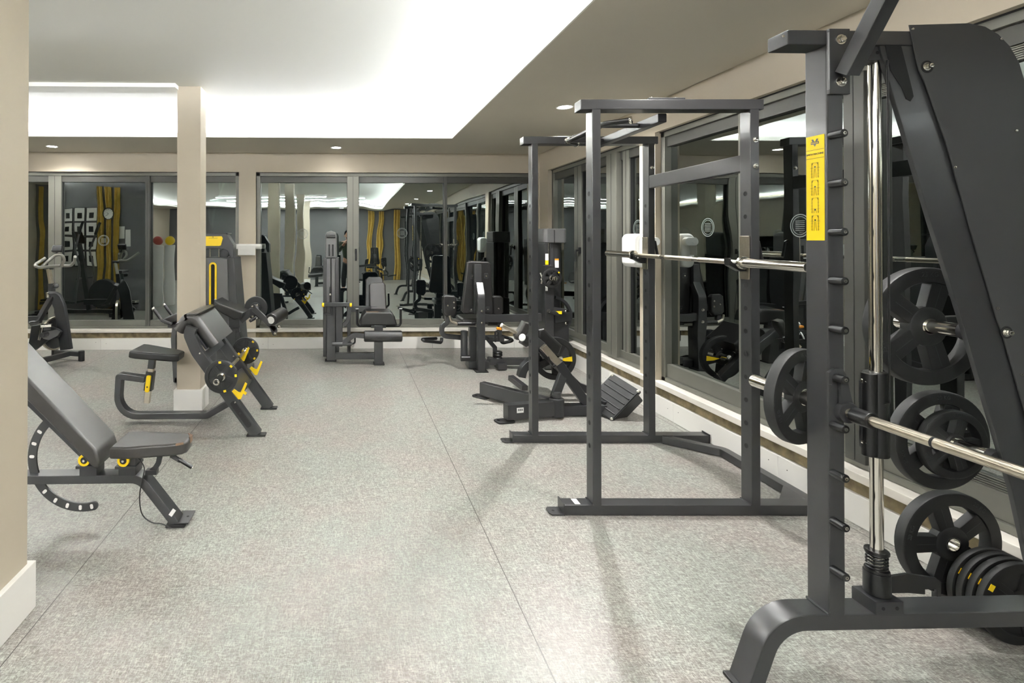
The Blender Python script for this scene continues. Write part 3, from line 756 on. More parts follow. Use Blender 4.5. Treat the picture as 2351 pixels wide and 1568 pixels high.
# ================================================================ adjustable bench
def L2(pts, Y, k=1.0, o=(0, 0)):            # photo outline -> (x, z) on a plane at distance Y
    return [((lambda q: (q.x, q.z))(P(o[0] + u / k, o[1] + v / k, Y))) for u, v in pts]
def L3(pts, Y, k=1.0, o=(0, 0)): return [Vector((x, Y, z)) for x, z in L2(pts, Y, k, o)]
def XZ(Y): return frame((0, Y, 0), (1, 0, 0), (0, 0, 1))
def prism_y(b, m, pts, y0, y1, bev=0.0, seg=2): return b.prism(m, pts, abs(y1 - y0), XZ((y0 + y1) / 2), bev, seg)
bench = thing('adjustable_bench', 'black padded adjustable weight bench reclined behind the front taupe column', 'weight bench', (-1.3, 2.81, 0))
B0 = 2.765; BC = 2.81; k3, o3 = 3.408, (0, 780)
q = L3([(1000, 1095), (1180, 1140), (1365, 1448)], B0, k3, o3)
xr = -1.93
b = MB(); pz = q[0].z
path = fillet([(xr - .16, BC, .02), (xr, BC, pz), (q[0].x + .06, BC, pz), (q[2].x, BC, .014)], .10, 7)
b.tube(STEEL, path, .085, .046, (0, 1, 0), .006); b.build('frame_beam', bench)
b = MB(); b.box(RUBBER, (.10, .10, .014), T(q[2].x + .005, BC - .005, .007), .003); b.box(STEELD, (.075, .13, .008), T(q[2].x + .035, BC + .02, .018), .003)
b.cyl(HOLE, (q[2].x + .05, BC + .02, .022), (q[2].x + .05, BC + .02, .0226), .007, 12); b.build('foot', bench)
b = MB(); b.box(STEELD, (.06, .52, .045), T(xr - .16, BC, .025), .005); b.build('rear_crossbar', bench)
b = MB(); fx = q[2].x; b.prism(PAPER, [(-.010, -.02), (.010, -.02), (.010, .02), (-.010, .02)], .0008, frame((fx - .012, B0 + .0022, .075), (.58, 0, .81), (-.81, 0, .58)) @ RZ(90)); 
b.build('white_sticker', bench)
# back pad
pts = L2([(745, 850), (779, 955), (770, 998), (738, 1010), (225, 480)], 2.70, k3, o3)
dirv = Vector((pts[0][0] - L2([(235, 350)], 2.70, k3, o3)[0][0], 0, 0))
ax, az = pts[0]; t = .77 / math.sqrt(2); cx, cz = pts[3]
prof = [pts[0], pts[1], pts[2], pts[3], (cx - t + .02, cz + t), (cx - t + .045, cz + t + .045), (ax - t + .035, az + t)]
b = MB(); prism_y(b, VINYLG, prof, BC - .115, BC + .115, .014, 3); b.build('back_pad', bench)
b = MB(); n = Vector((.0, 0, 0)); m0 = Vector((cx - .05, BC, cz + .02)); b.tube(STEELD, [m0 + Vector((-.015, 0, -.02)), m0 + Vector((-.48, 0, .445))], .05, .04, (0, 1, 0), .004)
b.build('pad_support', bench)
# curved plate with slots
cen = P(190, 1050, BC); R0 = .262
b = MB(); ex, ez = (1, 0, 0), (0, 0, 1)
b.sweep(STEEL, arc((cen.x, BC, cen.z), R0, 128, 283, 40, ex, ez), rrect(.012, .046, .003), (0, 1, 0))
b.cyl(STEEL, (cen.x + R0*math.cos(math.radians(283)), BC - .006, cen.z + R0*math.sin(math.radians(283))), (cen.x + R0*math.cos(math.radians(283)), BC + .006, cen.z + R0*math.sin(math.radians(283))), .023, 20, .002)
for a in (148, 163, 178, 222, 238, 253, 268, 281):
    e = Vector((cen.x + R0*math.cos(math.radians(a)), BC - .0064, cen.z + R0*math.sin(math.radians(a))))
    b.prism(TILE, rrect(.016, .026, .007, 3), .0012, frame(e, (1, 0, 0), (0, 0, 1)) @ RZ(a - 90))
b.build('slotted_arc', bench)
b = MB(); b.cyl(STEELD, (cen.x + R0*math.cos(math.radians(128)), BC - .03, cen.z + R0*math.sin(math.radians(128))), (cen.x + R0*math.cos(math.radians(128)), BC + .03, cen.z + R0*math.sin(math.radians(128))), .016, 16, .002); b.build('arc_pin', bench)
# seat
zs = P(311, 1022, 2.72).z; x0 = P(256, 1035, 2.72).x; x1 = P(428, 1010, 2.75).x
outl = [(x0, -.112), (x0 + .10, -.118), (x1 - .08, -.085), (x1 - .02, -.065), (x1, -.04), (x1, .04), (x1 - .02, .065), (x1 - .08, .085), (x0 + .10, .118), (x0, .112)]
b = MB(); b.prism(VINYLG, outl, .064, T(0, BC, zs - .032), .014, 3); b.build('seat', bench)
b = MB(); b.prism(WORN, [(x1 - .030, .070), (x1 + .001, .045), (x1 + .0015, .0), (x1 - .008, .01), (x1 - .014, .035)], .036, T(0, BC, zs - .014), .004)
b.build('torn_corner', bench); b = MB(); b.prism(WORN, [(x1 - .05, -.0785), (x1 - .014, -.061), (x1 - .018, -.055), (x1 - .05, -.068)], .012, T(0, BC, zs - .0055), .002)
b.build('torn_edge', bench)
for (u, v), nm in (((193, 1057), 'a'), ((283, 1058), 'b')):
    p = P(u, v, BC - .055); b = MB()
    b.bx(STEELD, (p.x - .03, BC - .045, pz + .02), (p.x + .06, BC + .045, p.z + .012), .003)
    b.bx(STEELD, (p.x - .045, BC - .056, p.z - .045), (p.x + .065, BC + .05, p.z - .03), .003)
    b.build('pivot_bracket', bench)
    b = MB(); M = along((p.x, BC - .045, p.z), (0, -1, 0))
    b.lathe(YEL, [(.018, 0), (.031, 0), (.031, .012), (.028, .014), (.018, .013)], M, 28, True); b.build('yellow_bushing', bench)
    b = MB(); b.cyl(STEELD, (p.x, BC - .045, p.z), (p.x, BC - .058, p.z), .0175, 20, .002); b.cyl(CHROME, (p.x, BC - .058, p.z), (p.x, BC - .064, p.z), .0075, 6, .001); b.build('pivot_bolt', bench)
b = MB(); a = L3([(396, 1047), (410, 1054)], BC - .03); e = L3([(410, 1054), (441, 1073)], BC - .03)
b.prism(STEELD, [(-.01, -.012), (.05, -.010), (.05, .010), (-.01, .012)], .006, frame(a[0], e[1] - e[0], (0, 0, 1))); b.cyl(BLACK, e[0], e[1], .0105, 14, .003); b.cyl(CHROME, e[1], e[1] + (e[1] - e[0]).normalized()*.004, .006, 12); b.build('adjusting_lever', bench)
b = MB(); b.sweep(STEELD, L3([(345, 1083), (357, 1074), (364, 1062), (367, 1048)], BC), rrect(.012, .028, .003), (0, 1, 0)); b.bx(STEELD, (P(336, 1080, BC).x, BC - .02, pz + .01), (P(362, 1080, BC).x, BC + .02, pz + .035), .003); b.build('seat_bracket', bench)
b = MB(); c = L3([(316, 1050), (331, 1073), (327, 1100), (321, 1132), (322, 1165), (330, 1186), (350, 1200), (372, 1203)], B0 - .012); c.append(P(396, 1209, B0 - .02)); c[-1].z = .004
sm = []
for i in range(len(c) - 1):
    for j in range(5):
        t_ = j / 5; p0 = c[max(i-1, 0)]; p1 = c[i]; p2 = c[i+1]; p3 = c[min(i+2, len(c)-1)]
        sm.append(.5*((2*p1) + (p2-p0)*t_ + (2*p0-5*p1+4*p2-p3)*t_**2 + (3*p1-p0-3*p2+p3)*t_**3))
b.rod(BLACK, sm, .0032, 8); b.build('cable', bench)
# ================================================================ preacher curl bench
pb = thing('preacher_curl_bench', 'charcoal preacher curl bench with sloped black arm pad and yellow bar rests', 'weight bench', (-1.1, 4.36, 0))
k4, o4 = 4.126, (230, 640); YC = 4.36
b = MB(); w = L3([(415, 958), (172, 925), (150, 1080), (165, 1220), (330, 1306), (1010, 1306), (1235, 1172)], YC - .035, k4, o4)
w = [Vector((p.x, YC, max(p.z, .026))) for p in w]
w = [w[0], w[1], Vector((w[2].x, YC, w[4].z + .0)), Vector((w[5].x, YC, w[4].z)), w[6]]
b.tube(STEEL, fillet(w, [.012, .16, .07], 8), .075, .05, (0, 1, 0), .006); b.build('base_frame', pb)
b = MB(); sp = L2([(292, 672), (735, 728), (700, 800), (292, 742)], YC - .11, k4, o4)
sx0, sz0 = sp[0]; sx1, sz1 = sp[1]; ang = math.degrees(math.atan2(sz1 - sz0, sx1 - sx0))
L = math.hypot(sx1 - sx0, sz1 - sz0)
Ms = T((sx0 + sx1)/2, YC, (sz0 + sz1)/2) @ RY(-ang)
b.prism(VINYL, [(-L/2, -.14), (-L/2 + .05, -.15), (L/2 - .05, -.10), (L/2, -.07), (L/2, .07), (L/2 - .05, .10), (-L/2 + .05, .15), (-L/2, .14)], .062, Ms @ T(0, 0, -.031), .016, 3); b.build('seat', pb)
up = Vector((math.sin(math.radians(7)), 0, math.cos(math.radians(7))))
pt = L3([(492, 790)], YC, k4, o4)[0]
b = MB(); b.tube(STEELD, [pt + up*.02, pt - up*.05], .05, .05, (0, 1, 0), .004); b.tube(BRUSH, [pt - up*.005, pt - up*.335], .042, .042, (0, 1, 0), .004)
for d in (.025, .045): b.cyl(HOLE, pt - up*d + Vector((0, -.0215, 0)), pt - up*d + Vector((0, -.0225, 0)), .006, 12)
b.build('seat_post', pb)
b = MB(); b.tube(STEELD, [pt - up*.075, pt - up*.23], .062, .062, (0, 1, 0), .005); b.build('post_sleeve', pb)
b = MB(); ly = L3([(445, 1000)], YC - .06, k4, o4)[0]; M = frame((ly.x, YC - .042, ly.z), (up.z, 0, -up.x), (up.x, 0, up.z))
b.prism(YEL, rrect(.036, .138, .012, 3), .02, M, .004); b.box(BLACK, (.011, .011, .001), M @ T(0, -.025, .0105) @ RZ(45)); b.build('seat_lever', pb)
LG = ((4.02, -1), (4.66, 1))
prof_leg = [Vector(p) for p in L3([(862, 462), (838, 530), (905, 690), (1478, 1484)], 4.02, k4, o4)]
foot = prof_leg[-1]
for y, s in LG:
    b = MB(); pth = [Vector((p.x, y + .03, p.z)) for p in prof_leg]; pth[-1].z = .010
    pth = [pth[0], pth[1] + Vector((-.01, 0, -.015)), pth[-1]] if False else pth
    pth = fillet(pth, [.05, .3], 7)
    b.tube(STEEL, pth, .06, .085, (0, 1, 0), .006)
    b.bx(RUBBER, (pth[-1].x - .075, y - .004, .001), (pth[-1].x + .07, y + .064, .014), .003); b.build('leg', pb)
    d = (pth[-1] - pth[-2]).normalized(); nx = Vector((-d.z, 0, d.x)); nx = nx if nx.x > 0 else -nx
    b = MB(); fr = frame((pth[-1].x, y + .03 + s*.031, pth[-1].z), -d, (0, 1, 0))
    mid = pth[-1] - d*.20
    b.prism(BLACK, rrect(.24, .045, .018, 4), .006, frame((mid.x, y - .001 if s < 0 else y + .061, mid.z), -d, nx), .002); 
    b.bolt((mid.x - d.x*.01, y - .004 if s < 0 else y + .064, mid.z - d.z*.01), (0, s, 0), .005, STEELD); b.build('side_bumper', pb)
    for tt in (.30, .56, .76):
        c = pth[-1] - d*tt; b = MB(); b.bolt((c.x + nx.x*.018, y - .001, c.z + nx.z*.018), (0, -1, 0), .005); b.build('leg_bolt', pb)
    for hx, hz in ((-.938, .487), (-.822, .362)):
        b = MB(); pg = [(.040, .058), (.055, .046), (.008, -.070), (-.012, -.072), (-.062, -.010), (-.044, .008), (-.012, -.016), (.004, -.0175)]
        b.prism(YEL, pg, .012, frame((hx, y - .008 if s < 0 else y + .068, hz - .001), (1, 0, 0), (0, 0, 1)), .003); 
        b.build('bar_rest', pb)

c0 = P(540, 885, 4.02)
b = MB(); d = (prof_leg[-1] - prof_leg[-2]).normalized(); mid = Vector((foot.x, 0, .01)) - d*.36
b.box(STEEL, (.15, .58, .045), frame((mid.x, YC, mid.z), -d, (0, 1, 0)) , .004); b.build('crossbar', pb)
mid2 = Vector((foot.x, 0, .01)) - d*.72
b = MB(); b.box(STEELD, (.06, .58, .04), frame((mid2.x, YC, mid2.z), -d, (0, 1, 0)), .004); b.build('upper_crossbar', pb)
b = MB(); b.box(YEL, (.028, .004, .022), T(*P(562, 902, 4.0)) @ RY(35), .001); b.build('yellow_sticker', pb)
# saddle shaped arm pad
b = MB(); ap = L3([(735, 500), (800, 395), (868, 362), (1075, 640)], 4.09, k4, o4)
pp = [Vector((p.x, YC, p.z)) for p in ap]
b.sweep(VINYLG, fillet(pp, [.05, .06], 7), rrect(.55, .085, .034, 5), (0, 1, 0)); b.build('arm_pad', pb)
b = MB(); mm = (pp[2] + pp[3]) / 2; dd = (pp[3] - pp[2]).normalized(); b.box(STEELD, (.22, .56, .02), frame(mm + Vector((-.035, 0, -.045)), dd, (0, 1, 0)), .004); b.build('pad_plate', pb)
# loaded bar lying in the upper rests
G = 'plates on the preacher bench bar'
cb = barbell((-.938, 4.37, .489), .43, .19, 'short chrome barbell resting across the yellow rests of the preacher bench', None, rs=.0135, rl=.0235)
p = plate(.124, .030, 'small black plate with yellow marks on the near end of the preacher bench bar', G, marks=(20, 62, 110, 300), holes=False, words='5 KG'); put(p, (-.938, 3.912, .489), (90, 15, 0))
p2 = dup(p, (-.938, 4.828, .489), 'small black plate with yellow marks on the far end of the preacher bench bar'); p2.rotation_euler = (math.radians(90), math.radians(60), 0)
# ================================================================ shared bits of the weight machines
def padbox(b, m, c, size, rot=None, r=.03, seg=3):
    M = Matrix.Translation(Vector(c)) @ (rot or Matrix.Identity(4)); return b.box(m, size, M, r, seg)
def sqt(b, m, pts, w, h, nrm, fil=0, r=.005): return b.tube(m, pts, w, h, nrm, r, fil, 6)
# ================================================================ leg extension machine (by the right window)
YL = 6.55
le = thing('leg_extension_machine', 'charcoal leg extension machine facing the room with grey back pad and roller', 'weight machine', (P(845, 830, YL).x, YL, 0))
k7, o7 = 4.48, (700, 500)
def q7(u, v, Y): return P(o7[0] + u / k7, o7[1] + v / k7, Y)
# weight tower seen end-on
xl, xr_ = q7(188, 500, YL).x, q7(350, 500, YL).x; zt = q7(250, 412, YL).z
b = MB(); b.bx(STEEL, (xl, YL - .02, .05), (xl + .045, YL + .36, zt), .006); b.bx(STEEL, (xr_ - .05, YL - .02, .05), (xr_, YL + .36, zt), .006)
b.bx(GREYPL, (xl + .04, YL - .045, .30), ((xl + xr_) / 2 - .003, YL + .34, zt - .004), .012); b.bx(GREYPL, ((xl + xr_) / 2 + .003, YL - .045, .30), (xr_ - .045, YL + .34, zt - .004), .012)
b.build('weight_tower', le)
b = MB(); c = (xl + xr_) / 2; ztop = q7(270, 130, YL).z; w = .072
prof = [(-w, 0), (-w, ztop - zt - .06), (-w*.75, ztop - zt - .018), (0, ztop - zt), (w*.75, ztop - zt - .018), (w, ztop - zt - .06), (w, 0), (w*.32, 0), (w*.32, .10), (w*.62, .14), (w*.5, .175), (0, .16), (-w*.5, .175), (-w*.62, .14), (-w*.32, .10), (-w*.32, 0)]
b.prism(GREYPL, [(-w, 0), (w, 0), (w, ztop - zt - .06), (w*.75, ztop - zt - .018), (0, ztop - zt), (-w*.75, ztop - zt - .018), (-w, ztop - zt - .06)], .34, frame((c, YL + .15, zt - .004), (1, 0, 0), (0, 0, 1)), .015, 3)
b.bx(BLACK, (c - w*.8, YL - .03, ztop - .10), (c + w*.8, YL + .1, ztop - .055), .012)
for s in (-1, 1): b.bx(BLACK, (c + s*.012, YL - .026, zt + .02), (c + s*.034, YL + .05, zt + .17), .006)
b.build('top_shroud', le)
b = MB(); b.bx(STEEL, (q7(225, 1400, YL).x, YL - .06, .012), (q7(318, 1400, YL).x, YL + .02, q7(0, 900, YL).z), .006); b.bx(RUBBER, (q7(210, 0, YL).x, YL - .075, .001), (q7(325, 0, YL).x, YL + .03, .014), .003); b.build('tower_foot', le)
b = MB(); p = q7(262, 790, YL - .06); b.rod(BLACK, [p + V((0, -.02, .10)), p + V((0, -.03, 0)), p + V((.0, -.03, -.09))], .011, 10); b.cyl(CHROME, p + V((0, -.03, .005)), p + V((0, -.045, .005)), .012, 14, .003); b.build('weight_pin', le)
# post beside the tower with the adjuster arm
b = MB(); b.bx(STEEL, (q7(318, 0, YL - .1).x, YL - .14, .20), (q7(388, 0, YL - .1).x, YL - .07, q7(0, 905, YL - .1).z), .006); b.build('side_post', le)
b = MB(); z = q7(0, 888, YL - .12).z; b.bx(STEEL, (q7(200, 0, YL - .12).x, YL - .18, z - .022), (q7(480, 0, YL - .12).x, YL - .12, z + .022), .004); b.build('cross_arm', le)
for u in (187, 472):
    b = MB(); p = q7(u, 896, YL - .17); b.cyl(YEL, p - V((.014, 0, 0)), p + V((.014, 0, 0)), .026, 16, .006); b.build('yellow_end', le)
b = MB(); b.rod(STEELD, [q7(205, 905, YL - .15), q7(200, 985, YL - .15), q7(270, 995, YL - .15), q7(268, 905, YL - .15)], .016, 10); b.build('adjuster', le)
b = MB(); pts = [q7(460, 905, YL - .1), q7(455, 985, YL - .1), q7(440, 1060, YL - .1), q7(395, 1110, YL - .1)]
b.tube(STEEL, pts, .04, .05, (0, 1, 0), .005, .10); b.build('cam_arm', le)
# seat, back pad, handles
b = MB(); pc = q7(735, 805, YL + .20); 
b.prism(VINYLG, [(-.100, -.18), (.118, -.18), (.108, .14), (.085, .178), (-.075, .178), (-.108, .14)], .065, frame((pc.x + .01, YL + .16, pc.z), (1, 0, 0), (0, .20, 1)) , .022, 3)
b.build('back_pad', le)
b = MB(); b.prism(VINYL, [(-.145, -.19), (.10, -.19), (.095, .20), (.06, .235), (-.09, .235), (-.135, .20)], .05, frame((pc.x - .005, YL + .22, pc.z + .012), (1, 0, 0), (0, .20, 1)), .02, 3); b.build('back_shell', le)
b = MB(); z0 = q7(0, 968, YL - .2).z; x0, x1 = q7(565, 0, YL - .25).x, q7(950, 0, YL - .25).x; xm = (x0 + x1) / 2
b.prism(VINYL, [(x0 - xm, -.13), (x1 - xm, -.13), (x1 - xm - .03, -.02), (x1 - xm - .075, .03), (x0 - xm + .075, .03), (x0 - xm + .03, -.02)], .36, frame((xm, YL - .08, z0 - .03), (1, 0, 0), (0, 0, 1)), .02, 3); b.build('seat', le)
b = MB(); b.bx(WORN, (xm - .15, YL - .24, z0 - .004), (xm + .0, YL - .19, z0 + .002), .001); b.build('worn_seat_edge', le)
for s, u in ((-1, 537), (1, 985)):
    b = MB(); yh = YL - .12; x = q7(u, 0, yh).x; zt_, zb_ = q7(0, 940, yh).z, q7(0, 1115, yh).z
    b.rod(BLACK, [(x, yh, zt_), (x, yh, zb_), (xm + s*.10, yh, zb_), (xm + s*.06, yh + .02, zb_)], .015, 12, .04); b.cyl(WPL, (x, yh, zt_), (x, yh, zt_ + .006), .021, 14, .002); b.build('handle', le)
b = MB(); b.bx(STEEL, (q7(712, 0, YL - .2).x, YL - .26, .012), (q7(800, 0, YL - .2).x, YL - .15, z0 - .16), .006); b.bx(STEELD, (xm - .09, YL - .25, z0 - .19), (xm + .09, YL + .05, z0 - .155), .004)
b.bx(RUBBER, (q7(705, 0, YL - .2).x, YL - .28, .001), (q7(815, 0, YL - .2).x, YL - .13, .014), .003); b.build('seat_post', le)
b = MB(); p0, p1 = q7(608, 1218, YL - .38), q7(1000, 1218, YL - .38); b.cyl(VINYL, p0, p1, .066, 26, .014); b.build('roller_pad', le)
b = MB(); y_ = YL - .38; b.tube(STEEL, [q7(610, 1215, y_), q7(505, 1205, y_), q7(410, 1275, y_), q7(405, 1300, y_)], .045, .055, (0, 1, 0), .006, .05); b.build('lever_arm', le)
b = MB(); b.rod(STEEL, [q7(280, 1298, y_), q7(480, 1298, y_)], .022, 14); b.rod(BLACK, [q7(480, 1298, y_), q7(515, 1290, y_), q7(515, 1200, y_)], .010, 10, .03); b.build('lever_handle', le)
b = MB(); b.bx(STEEL, (q7(315, 0, YL).x, YL - .20, .055), (q7(720, 0, YL).x, YL - .12, .055 + .075), .006); b.bx(STEEL, (q7(435, 0, YL + .1).x, YL + .05, .012), (q7(470, 0, YL + .1).x, YL + .12, .55), .005); b.build('base_beam', le)
b = MB(); b.bx(STEEL, (q7(470, 0, YL + .2).x, YL + .10, pc.z - .19), (xm, YL + .16, pc.z - .12), .005); b.bx(STEEL, (xm - .04, YL - .2, z0 - .16), (xm + .04, YL + .22, z0 - .12), .004); b.build('seat_frame', le)
# ================================================================ hip abductor machine (its back to the room)
ha = thing('hip_abductor_machine', 'charcoal inner thigh machine with tall black backrest turned away', 'weight machine', (P(1105, 850, 5.95).x, 5.95, 0))
k5, o5 = 3.1356, (900, 380); YH = 5.92
def q5(u, v, Y): return P(o5[0] + u / k5, o5[1] + v / k5, Y)
b = MB(); x0, x1 = q5(618, 0, YH).x, q5(670, 0, YH).x
b.tube(STEEL, [((x0+x1)/2, YH + .04, .012), ((x0+x1)/2, YH + .04, q5(0, 950, YH).z), ((x0+x1)/2, YH + .12, q5(0, 860, YH).z)], x1 - x0, .08, (1, 0, 0), .006, .09)
b.bx(RUBBER, (x0 - .03, YH - .03, .001), (x1 + .03, YH + .11, .014), .003); b.build('rear_post', ha)
for u, v in ((648, 1048), (648, 1132)):
    b = MB(); b.bolt(q5(u, v, YH - .001), (0, -1, 0), .010); b.build('post_bolt', ha)
b = MB(); Yp = YH + .20
bp = [q5(u, v, Yp) for u, v in ((540, 700), (560, 686), (690, 690), (712, 712), (728, 1060), (712, 1078), (520, 1066), (500, 1045))]
b.prism(VINYL, [(p.x, p.z) for p in bp][::-1], .08, XZ(Yp + .02), .018, 3); b.build('back_pad', ha)
b = MB(); b.bx(STEEL, (q5(608, 0, YH).x, YH + .10, q5(0, 1080, YH).z), (q5(660, 0, YH).x, YH + .16, q5(0, 715, YH).z), .005); b.build('back_support', ha)
for u, v in ((580, 797), (678, 795), (570, 1035), (690, 1035)):
    b = MB(); p = q5(u, v, Yp - .022); b.bx(STEELD, p - V((.022, .004, .03)), p + V((.022, .012, .03)), .003); b.cyl(CHROME, p - V((0, .004, 0)), p - V((0, .012, 0)), .009, 12, .002); b.build('pad_clip', ha)
b = MB(); zb = q5(0, 1095, YH + .03).z; b.tube(STEEL, fillet([q5(640, 1092, YH + .05), q5(700, 1100, YH + .05), q5(1000, 1095, YH + .05), V((2.22, YH + .05, zb))], .05, 4), .06, .085, (0, 1, 0), .006); b.build('side_beam', ha)
for pts, nm in ((((362, 945), (380, 930), (445, 935), (462, 955), (462, 1060), (440, 1090), (385, 1085), (362, 1060)), 'l'), (((720, 945), (735, 935), (780, 938), (797, 955), (797, 1055), (780, 1073), (735, 1073), (722, 1060))  , 'r')):
    b = MB(); y_ = YH + .42 if nm == 'r' else YH + .25
    b.prism(VINYL, [(p.x, p.z) for p in (q5(u, v, y_) for u, v in pts)][::-1], .075, XZ(y_), .02, 3); b.build('thigh_pad', ha)
    for u, v in ((402, 1008), (446, 985), (448, 1025)) if nm == 'l' else ((768, 1030),):
        b = MB(); b.bolt(q5(u, v, y_ - .038), (0, -1, 0), .007); b.build('pad_bolt', ha)
b = MB(); y_ = YH + .25; b.tube(STEEL, [q5(400, 1080, y_), q5(400, 1130, y_), q5(358, 1160, y_), q5(358, 1225, y_), q5(520, 1240, y_ + .02)], .05, .055, (0, 1, 0), .006, .06); b.build('swing_arm', ha)
b = MB(); b.rod(BLACK, [q5(358, 1240, y_), q5(355, 1275, y_ - .02), q5(230, 1262, y_ - .22), q5(215, 1250, y_ - .20), q5(318, 1245, y_)], .019, 12, .03); b.build('foot_rest', ha)
b = MB(); y2 = YH + .40; b.tube(STEEL, [q5(770, 1075, y2), q5(775, 1150, y2), q5(770, 1235, y2), q5(640, 1240, y2)], .05, .055, (0, 1, 0), .006, .05); b.build('swing_arm', ha)
b = MB(); b.rod(BLACK, [q5(780, 1235, y2), q5(790, 1280, y2 - .05), q5(868, 1262, y2 - .1), q5(860, 1250, y2), q5(780, 1225, y2)], .019, 12, .03); b.build('foot_rest', ha)
b = MB(); b.cyl(STEELD, q5(520, 1400, YH + .15), q5(520, 1190, YH + .15), .042, 20, .004); b.cyl(BLACK, q5(495, 1388, YH + .12), q5(560, 1388, YH + .12), .035, 18, .004); b.build('pivot_post', ha)
b = MB(); b.bx(STEEL, (q5(552, 0, YH + .2).x, YH + .15, .02), (q5(606, 0, YH + .2).x, YH + .24, q5(0, 1165, YH + .2).z), .005); b.bx(STEEL, (q5(540, 0, YH + .2).x, YH + .12, .012), (q5(690, 0, YH + .2).x, YH + .30, .09), .005); b.build('seat_post', ha)
b = MB(); c = q5(545, 1110, YH + .45); padbox(b, VINYLG, (c.x + .12, YH + .50, c.z), (.44, .40, .075), None, .03); b.build('seat', ha)
for s, pts in ((-1, ((415, 1082), (425, 1120), (470, 1138), (600, 1138))), (1, ((690, 1138), (760, 1138), (800, 1130)))):
    b = MB(); b.rod(BRUSH if s < 0 else BLACK, [q5(u, v, YH + .14) for u, v in pts], .016, 12, .04); b.cyl(BLACK, q5(*(pts[2] if s < 0 else pts[0]), YH + .14), q5(*(pts[3] if s < 0 else pts[1]), YH + .14), .024, 14, .004); b.build('handle', ha)
b = MB(); y_ = YH + .2
b.bx(STEEL, (q5(690, 0, y_).x, YH + .12, .05), (2.20, YH + .22, .12), .005); b.bx(STEEL, (q5(735, 0, y_).x, YH + .05, .012), (q5(800, 0, y_).x, YH + .20, .075), .006); b.bx(RUBBER, (2.08, YH + .05, .001), (2.20, YH + .22, .03), .005); b.build('base_beam', ha)
b = MB(); b.tube(STEEL, [q5(600, 1440, YH + .3), q5(560, 1390, YH + .3), q5(540, 1420, YH + .6)], .05, .04, (0, 0, 1), .004); b.build('base_brace', ha)
for z in (1345, 1362, 1388):
    b = MB(); p = q5(760, z, YH + .18); b.lathe(BLACK, [(.0, -.014), (.05, -.014), (.058, 0), (.05, .014), (0, .014)], T(*p), 24); b.build('pulley', ha)
b = MB(); b.tube(STEELD, [q5(690, 1390, YH + .25), q5(740, 1395, YH + .2), q5(740, 1310, YH + .25), q5(690, 1250, YH + .25)], .04, .045, (0, 1, 0), .004); b.build('cam_arm', ha)
b = MB(); b.tube(STEEL, [q5(690, 1250, YH + .3), q5(800, 1250, YH + .35)], .05, .055, (0, 1, 0), .004); b.build('pivot_beam', ha)
b = MB(); b.rod(BLACK, [q5(745, 1270, YH + .1), q5(742, 1200, YH + .1), q5(760, 1175, YH + .1), q5(770, 1260, YH + .1)], .010, 8, .02); b.build('release_handle', ha)
b = MB(); p = q5(768, 1172, YH + .09); b.box(ORG, (.055, .03, .025), T(*p), .008); b.build('orange_tip', ha)
# ================================================================ tall weight tower in the corner
YT = 6.05
ct = thing('corner_weight_machine', 'tall grey weight stack machine in the corner by the right window wall', 'weight machine', (2.5, YT, 0))
def q55(u, v, Y): return q5(u, v, Y)
x0, x1 = q5(1098, 0, YT).x, q5(1268, 0, YT).x; z1 = q5(0, 452, YT).z; z0 = q5(0, 558, YT).z
b = MB(); xm = (x0 + x1) / 2
b.prism(GREYPL, rrect(x1 - x0, .46, .05, 5), z1 - z0, T(xm, YT + .25, (z0 + z1) / 2), .014, 3); b.bx(BLACK, (xm - .02, YT + .004, z0 + .004), (xm - .018, YT + .03, z1 - .02)); b.build('top_shroud', ct)
b = MB(); b.bx(STEEL, (x0 + .01, YT + .02, .30), (x0 + .055, YT + .46, z0), .008); b.bx(STEEL, (x0 + .075, YT + .03, .30), (x1 - .19, YT + .46, z0), .01)
b.cyl(STEEL, (x1 - .12, YT + .20, .02), (x1 - .12, YT + .20, z0), .105, 30, .004); b.build('weight_tower', ct)
b = MB(); b.cyl(CHROME, (x0 + .065, YT + .05, .5), (x0 + .065, YT + .05, z0 + .01), .010, 12); b.build('guide_rod', ct)
b = MB(); b.bx(YEL, (x0 + .014, YT + .016, q5(0, 715, YT).z), (x0 + .05, YT + .02, q5(0, 685, YT).z)); b.build('yellow_label', ct)
b = MB(); b.bx(PAPER, (x0 + .014, YT + .016, q5(0, 684, YT).z), (x0 + .05, YT + .02, q5(0, 636, YT).z)); b.build('white_label', ct)
b = MB(); b.bx(PAPER, (x0 + .13, YT + .024, q5(0, 738, YT).z), (x0 + .175, YT + .03, q5(0, 684, YT).z)); b.build('paper_tag', ct)
b = MB(); b.bx(ORG, (x0 + .13, YT + .0235, q5(0, 684, YT).z), (x0 + .175, YT + .03, q5(0, 672, YT).z)); b.build('orange_strip', ct)
b = MB(); yp = YT - .06; b.bx(STEEL, (q5(1100, 0, yp).x, yp, .012), (q5(1165, 0, yp).x, yp + .07, q5(0, 720, yp).z), .006); b.bx(STEEL, (q5(1155, 0, yp).x, yp - .01, .012), (q5(1275, 0, yp).x, yp + .45, .08), .005); b.build('front_post', ct)
b = MB(); b.bx(PAPER, (q5(1103, 0, yp).x, yp - .002, q5(0, 905, yp).z), (q5(1120, 0, yp).x, yp + .002, q5(0, 868, yp).z)); b.build('height_scale', ct)
b = MB(); p = q5(1150, 810, yp - .02); b.cyl(CHROME, p + V((0, .03, 0)), p + V((0, -.11, 0)), .024, 20, .003); b.build('plate_peg', ct)
b = MB(); b.rod(CHROME, [q5(1068, 775, yp - .02), q5(1085, 815, yp - .05), q5(1075, 850, yp - .03)], .012, 10); b.cyl(CHROME, q5(1070, 825, yp - .03), q5(1105, 815, yp - .03), .022, 14, .004); b.build('chrome_knob', ct)
